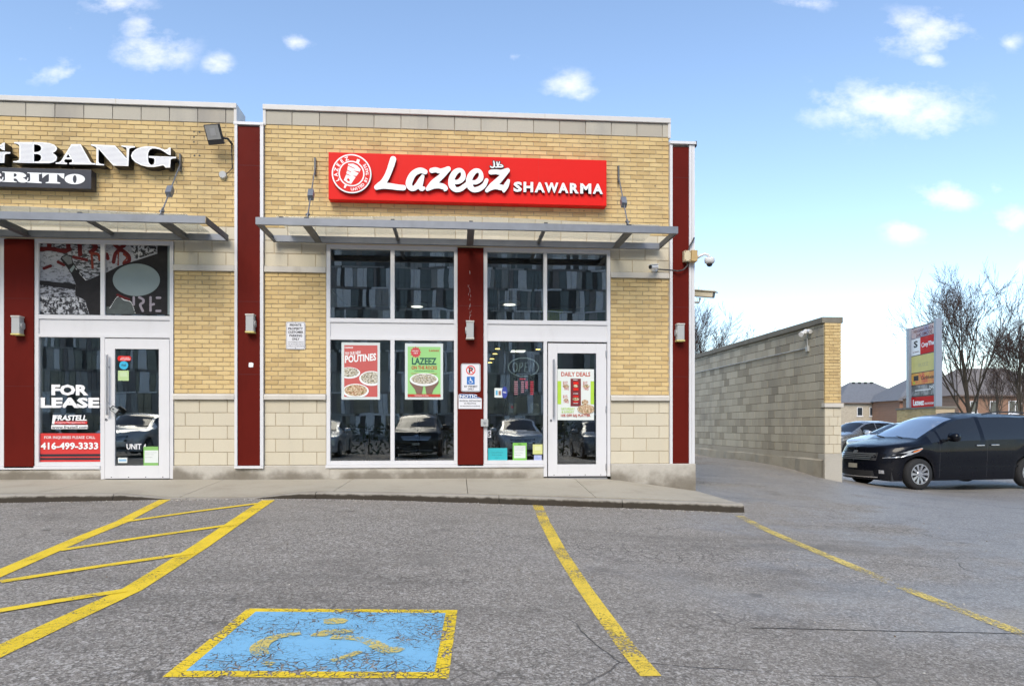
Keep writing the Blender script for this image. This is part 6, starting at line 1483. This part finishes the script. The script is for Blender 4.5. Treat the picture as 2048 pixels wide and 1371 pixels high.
# ================================================================== bare trees
def bare_tree(name, label, x, y, height, spread, seed, trunk_r, nl=5, group='bare winter trees', lean=.0, base=None, mat=None, first=.22):
    rnd = random.Random(seed); g = GZ(x, y) if base is None else base
    t = thing(name, label, 'tree', (x, y, g), group); tr, cr, tw = B(), B(), B()
    def grow(p, d, l, r, lev):
        n = 4 if lev < 2 else 3; pts = [p]; rs = [r]; q = p.copy(); dd = d.copy(); r1 = r * (.55 if lev else .45)
        for k in range(n):
            dd = (dd + Vector((rnd.gauss(0, .07), rnd.gauss(0, .07), rnd.gauss(.045, .04)))).normalized(); q = q + dd * l / n; pts.append(q.copy()); rs.append(r + (r1 - r) * (k + 1) / n)
        (tr if lev == 0 else cr if lev < 3 else tw).tube(pts, rs, 8 if lev == 0 else 5 if lev < 3 else 3, cap=False)
        if lev >= nl: return
        kids = {0: 10, 1: 6, 2: 5, 3: 4}.get(lev, 3)
        for c in range(kids):
            f = first + (1 - first) * ((c + rnd.random() * .7) / kids) if lev == 0 else .22 + .78 * (c + rnd.random()) / kids
            i = min(n - 1, int(f * n)); w = f * n - i; o = pts[i].lerp(pts[i + 1], w); rr = rs[i] + (rs[i + 1] - rs[i]) * w
            ax_ = (pts[i + 1] - pts[i]).normalized(); az = rnd.uniform(0, 6.28) if lev else c * 2.4 + rnd.uniform(-.4, .4)
            s1 = ax_.orthogonal().normalized(); s2 = ax_.cross(s1); ang = math.radians(rnd.uniform(22, 42)) * spread * (1.0 if lev else 1.15 - .5 * f)
            nd = (ax_ * math.cos(ang) + (s1 * math.cos(az) + s2 * math.sin(az)) * math.sin(ang)).normalized()
            nlth = (height * (.80 - .45 * f) if lev == 0 else l * rnd.uniform(.42, .68)); grow(o, nd, nlth, max(.0065, rr * (.46 if lev == 0 else .56)), lev + 1)
    grow(Vector((x, y, g - .1)), Vector((lean, 0, 1)).normalized(), height * .86, trunk_r, 0)
    m = mat or Mbark
    a = tr.build('trunk', m, t, smoothing=True); b = cr.build('limbs', m, t, smoothing=True); c = tw.build('crown', Mtwig, t, smoothing=True); return t
Mbark = plain('bark', (.075, .062, .045), .9, var=.35, vscale=12, bump=.6, bscale=30); Mtwig = plain('twig_bark', (.075, .050, .042), .9, var=.2)
x, y = AT(1946, 33); bare_tree('bare_tree', 'tall bare tree with a dark trunk behind the minivan', x, y, 6.1, .82, 5, .13)
x, y = AT(2050, 30); bare_tree('bare_tree', 'smaller bare tree cut by the picture edge', x, y, 4.3, .6, 11, .08)
x, y = AT(1393, 40); bare_tree('bare_tree', 'bare tree showing above the block wall beside the shop corner', x, y, 5.9, .75, 22, .11, first=.12)
x, y = AT(1990, 44); bare_tree('bare_tree', 'spreading bare tree in front of the brown brick house', x, y, 4.2, .8, 41, .08, nl=4)

# ================================================================== houses
def housemat(name, col, mortar):
    m, N, L, bs = newmat(name); P = N.new('ShaderNodeTexCoord').outputs['Object']
    mp = N.new('ShaderNodeMapping'); mp.inputs['Rotation'].default_value = (math.radians(90), 0, 0); L.new(P, mp.inputs[0])
    br = N.new('ShaderNodeTexBrick'); L.new(mp.outputs[0], br.inputs['Vector']); br.inputs['Scale'].default_value = 3; br.inputs['Color1'].default_value = (*col, 1); br.inputs['Color2'].default_value = (*[c * .75 for c in col], 1); br.inputs['Mortar'].default_value = (*mortar, 1); br.inputs['Mortar Size'].default_value = .012
    c = mixrgb(N, L, mathn(N, L, 'MULTIPLY', noise(N, L, P, 1.3, 4), .35), br.outputs['Color'], tuple(v * .6 for v in col)); lk(L, c, bs.inputs['Base Color']); bs.inputs['Roughness'].default_value = .9; return m
Mhb = housemat('house_buff', (.50, .44, .34), (.52, .47, .39)); Mhr = housemat('house_brown', (.29, .165, .105), (.31, .22, .16)); Mhr2 = housemat('house_red', (.31, .155, .095), (.31, .21, .15))
Mshing = plain('roof_shingle', (.15, .157, .172), .9, var=.25, vscale=3, bump=.3, local=True); Mshing2 = plain('roof_shingle_brown', (.17, .15, .14), .9, var=.25, vscale=3, local=True); Mwf = plain('window_white', (.75, .75, .76), .5, local=True); Mwg = plain('house_glass', (.03, .04, .05), .08, var=.0, spec=.8, local=True)
def house(label, px, depth, w, dp, he, hr, rot, halves, wins, roofm, base=-.9, ridge=.45, vents=0):
    x, y = AT(px, depth); t = thing('house', label, 'house', (x, y, base), 'brick houses beyond the plaza', rot)
    a = 0
    for f0, f1, m in halves: B().box(f0 * w - w / 2 + .001, f1 * w - w / 2 - .001, 0, dp, 0, he).build('wall', m, t, local=True)
    e = .45; x0, x1, y0, y1 = -w / 2 - e, w / 2 + e, -e, dp + e; r0, r1 = -w / 2 + w * ridge * .55, w / 2 - w * ridge * .55; ym = dp / 2
    rf = B().add([(x0, y0, he - .1), (x1, y0, he - .1), (x1, y1, he - .1), (x0, y1, he - .1), (r0, ym, hr), (r1, ym, hr)], [(0, 1, 5, 4), (1, 2, 5), (2, 3, 4, 5), (3, 0, 4), (3, 2, 1, 0)]).build('roof', roofm, t, local=True)
    B().box(x0, x1, y0 - .04, y0 + .06, he - .22, he - .06).build('gutter', plain('gutter_brown', (.16, .12, .10), .6, local=True), t, local=True)
    for k in range(vents): xx = r0 + (r1 - r0) * (k + .5) / vents; B().box(xx - .2, xx + .2, ym - .5, ym - .2, hr - .25, hr + .06).build('roof_vent', Mdark, rf, local=True)
    for wx, wz, ww, wh in wins:
        f = B().box(wx - ww / 2, wx + ww / 2, -.06, .02, wz - wh / 2, wz + wh / 2).build('window', Mwf, t, local=True)
        n = 2 if ww > .9 else 1
        for k in range(n): B().box(wx - ww / 2 + .08 + k * (ww - .06) / n, wx - ww / 2 + (k + 1) * (ww - .06) / n - .02, -.075, -.055, wz - wh / 2 + .08, wz + wh / 2 - .08).build('pane', Mwg, f, local=True)
        B().box(wx - ww / 2 - .1, wx + ww / 2 + .1, -.12, -.061, wz - wh / 2 - .14, wz - wh / 2 - .01).build('sill', Mwf, f, local=True)
    return t
D1 = 112
sc1 = D1 / FPX
house('pale and brown brick semi-detached house with grey hip roof', 1757, D1, 12.6, 11, 5.4, 8.9, -YAW, [(0, .5, Mhb), (.5, 1, Mhr)],
      [(-3.0, 3.9, .9, 1.4), (-1.0, 3.9, .9, 1.4), (-4.9, 1.2, .8, 1.9), (-2.1, 1.2, 1.9, 1.9), (3.2, 4.1, 2.0, 1.7), (1.2, 1.2, 2.4, 2.6), (4.7, .9, 2.0, 1.6)], Mshing, -.9, .62, 4)
house('grey roofed house partly hidden by the wall pier', 1640, 118, 12.5, 11, 5.6, 9.6, -YAW, [(0, 1, Mhb)], [(3.5, 4, 1, 1.4), (5, 1.2, .9, 1.8)], Mshing, -.9, .7)
house('brown brick house right behind the plaza sign', 1880, 104, 12, 11, 5.5, 9.4, -YAW, [(0, 1, Mhr2)], [(-3.4, 4.0, 1.8, 1.6), (-.2, 3.9, 1.3, 1.5), (2.6, 3.9, 1.3, 1.5), (4.6, 3.9, .9, 1.5), (0, 1.2, 2, 1.8)], Mshing, -.9, .8, 2)
house('large brown brick house with a broad roof at the picture edge', 2030, 84, 13.5, 12, 5.4, 9.0, -YAW, [(0, 1, Mhr)], [(-5, 3.9, .9, 1.4), (-2.6, 3.9, .9, 1.4), (0, 3.9, 1.6, 1.5), (2.6, 3.9, 1.4, 1.4), (-3.2, 1.3, 1.6, 1.7), (1.2, 1.3, 2.2, 1.8)], Mshing2, -.9, .5)
# board fence along the houses
fx0, fy0 = AT(1640, 92); fx1, fy1 = AT(2120, 70)
fe = thing('garden_fence', 'low brown fence in front of the houses', 'fence', (fx0, fy0, -.8)); n = 60
Mfence = plain('fence_wood', (.13, .10, .075), .9, var=.3)
for k in range(n):
    a, b = k / n, (k + .9) / n; pa, pb_ = Vector((fx0 + (fx1 - fx0) * a, fy0 + (fy1 - fy0) * a, 0)), Vector((fx0 + (fx1 - fx0) * b, fy0 + (fy1 - fy0) * b, 0)); d = (pb_ - pa).normalized(); nn_ = Vector((-d.y, d.x, 0)) * .03; vs = []
    for z in (-1.0, .35 + .03 * (k % 3)):
        for p in (pa - nn_, pb_ - nn_, pb_ + nn_, pa + nn_): vs.append((p.x, p.y, z))
    B().add(vs, [(0, 3, 2, 1), (4, 5, 6, 7), (0, 1, 5, 4), (1, 2, 6, 5), (2, 3, 7, 6), (3, 0, 4, 7)]).build('board', Mfence, fe)

# ================================================================== apartment block across the street, mirrored in the upper windows
ap = thing('apartment_block', 'long grey apartment block with random dark and white panels, mirrored in the shop windows', 'building', (0, -92, -.8))
Mad = plain('panel_charcoal', (.07, .068, .066), .6); Maw = plain('panel_white_clad', (.8, .8, .82), .5); Mag = plain('panel_grey_clad', (.40, .39, .38), .5); Magl = plain('apartment_glass', (.16, .175, .17), .1, spec=.6, var=.0); Mpurp = plain('panel_taupe', (.25, .225, .22), .6)  # grey base of the window glass stands in for the sky it reflects
boxb(-140, 120, -108, -92.05, -.8, 36).build('wall', Mad, ap)  # block lengthened at both ends to darken reflections in shop glass and van
rnd = random.Random(3); parts = {'white_panels': (B(), Maw), 'grey_panels': (B(), Mag), 'window_glass': (B(), Magl), 'mauve_panels': (B(), Mpurp), 'dark_bars': (B(), Mad)}
for fl_ in range(12):
    z0 = -.8 + fl_ * 3.05; x = -140
    while x < 120: w = rnd.uniform(2, 7); parts[rnd.choice(('grey_panels', 'white_panels', 'mauve_panels'))][0].box(x, x + w * .9, -92.05, -91.9, z0 + rnd.uniform(-.05, .05), z0 + .26); x += w
    x = -140
    while x < 120:
        w = rnd.choice((.4, .55, .7, .9, 1.1)); k = rnd.choice(('white_panels', 'white_panels', 'window_glass', 'window_glass', 'grey_panels', 'window_glass', 'mauve_panels', 'grey_panels', None))
        if k: parts[k][0].box(x + .03, x + w - .03, -92.05, -91.94 + (.05 if k == 'white_panels' else 0), z0 + .3, z0 + 3.0)
        if k == 'window_glass': parts['dark_bars'][0].box(x, x + w, -91.96, -91.92, z0 + 1.0, z0 + 1.09)
        x += w
for k, (b, m) in parts.items(): tag(b.build(k, m, ap), kind='stuff')
boxb(-140.5, 120.5, -108.5, -91.7, 36, 36.6).build('roof', Mag, ap)

# low hedge behind the far row of cars, seen only mirrored
hg = B(); rnd = random.Random(9)
for k in range(5200):
    x, y, z = rnd.uniform(-30, 24), rnd.uniform(-24.6, -23.4), rnd.uniform(-.7, .9); a = Vector((rnd.gauss(0, 1), rnd.gauss(0, 1), rnd.gauss(0, 1))).normalized(); b_ = a.orthogonal().normalized(); r_ = rnd.uniform(.07, .16); c = Vector((x, y, z))
    hg.add([c - a * r_, c + b_ * r_ * .5, c + a * r_, c - b_ * r_ * .5], [(0, 1, 2, 3)])
t = thing('hedge', 'low dark hedge behind the cars across the lot, mirrored in the glass', 'hedge', (-3, -24, -.7)); tag(hg.build('foliage', plain('hedge_leaf', (.05, .075, .03), .8, var=.4, vscale=3), t), kind='stuff')
hb = B()
for k in range(28): x = -29 + k * 1.9; hb.tube([(x, -24, -.9), (x + rnd.uniform(-.1, .1), -24, .2), (x + rnd.uniform(-.3, .3), -24.1, .8)], [.04, .03, .012], 5)
tag(hb.build('stems', Mbark, t), kind='stuff')
# grit and leaf litter washed against the kerb and scattered over the lot
rnd = random.Random(12); gb = B()
def chip(x, y, r):
    z = GZ(x, y); a = rnd.uniform(0, 6.28); n = rnd.choice((4, 5, 6)); h = r * rnd.uniform(.3, .8)
    lo_ = [(x + r * math.cos(a + 6.28 * k / n) * rnd.uniform(.7, 1.2), y + r * math.sin(a + 6.28 * k / n) * rnd.uniform(.7, 1.2), z - .002) for k in range(n)]
    hi_ = [(x + (p[0] - x) * .6, y + (p[1] - y) * .6, z + h) for p in lo_]
    gb.add(lo_ + hi_, [tuple(range(n, 2 * n))] + [(k, (k + 1) % n, n + (k + 1) % n, n + k) for k in range(n)], rnd.uniform(.001, .999))
for k in range(900):
    x = rnd.uniform(-7, 3.7); chip(x, -1.825 - abs(rnd.gauss(0, .07)), rnd.uniform(.004, .011))
for k in range(500):
    y = -1.9 - 8 * rnd.random() ** 1.3; chip(rnd.uniform(-7, 9), y, rnd.uniform(.004, .010))
for k in range(160): chip(rnd.uniform(8.06 - .35, 8.05), rnd.uniform(4.3, 14), rnd.uniform(.006, .014))
gt = gb.build('grit', brickmat('grit_stone', (.30, .26, .20), (.55, .52, .46), (.12, .08, .05), .2)); tag(gt, 'small stones and leaf bits along the kerb', 'grit', kind='stuff')

for o in COL.objects:
    if o.type == 'MESH' and o.parent and o.name.split('.')[0] in ('lettering', 'small_lettering', 'grooves', 'cone_slices', 'ring_lettering', 'paint_drips') and 'kind' not in o: o['kind'] = 'stuff'
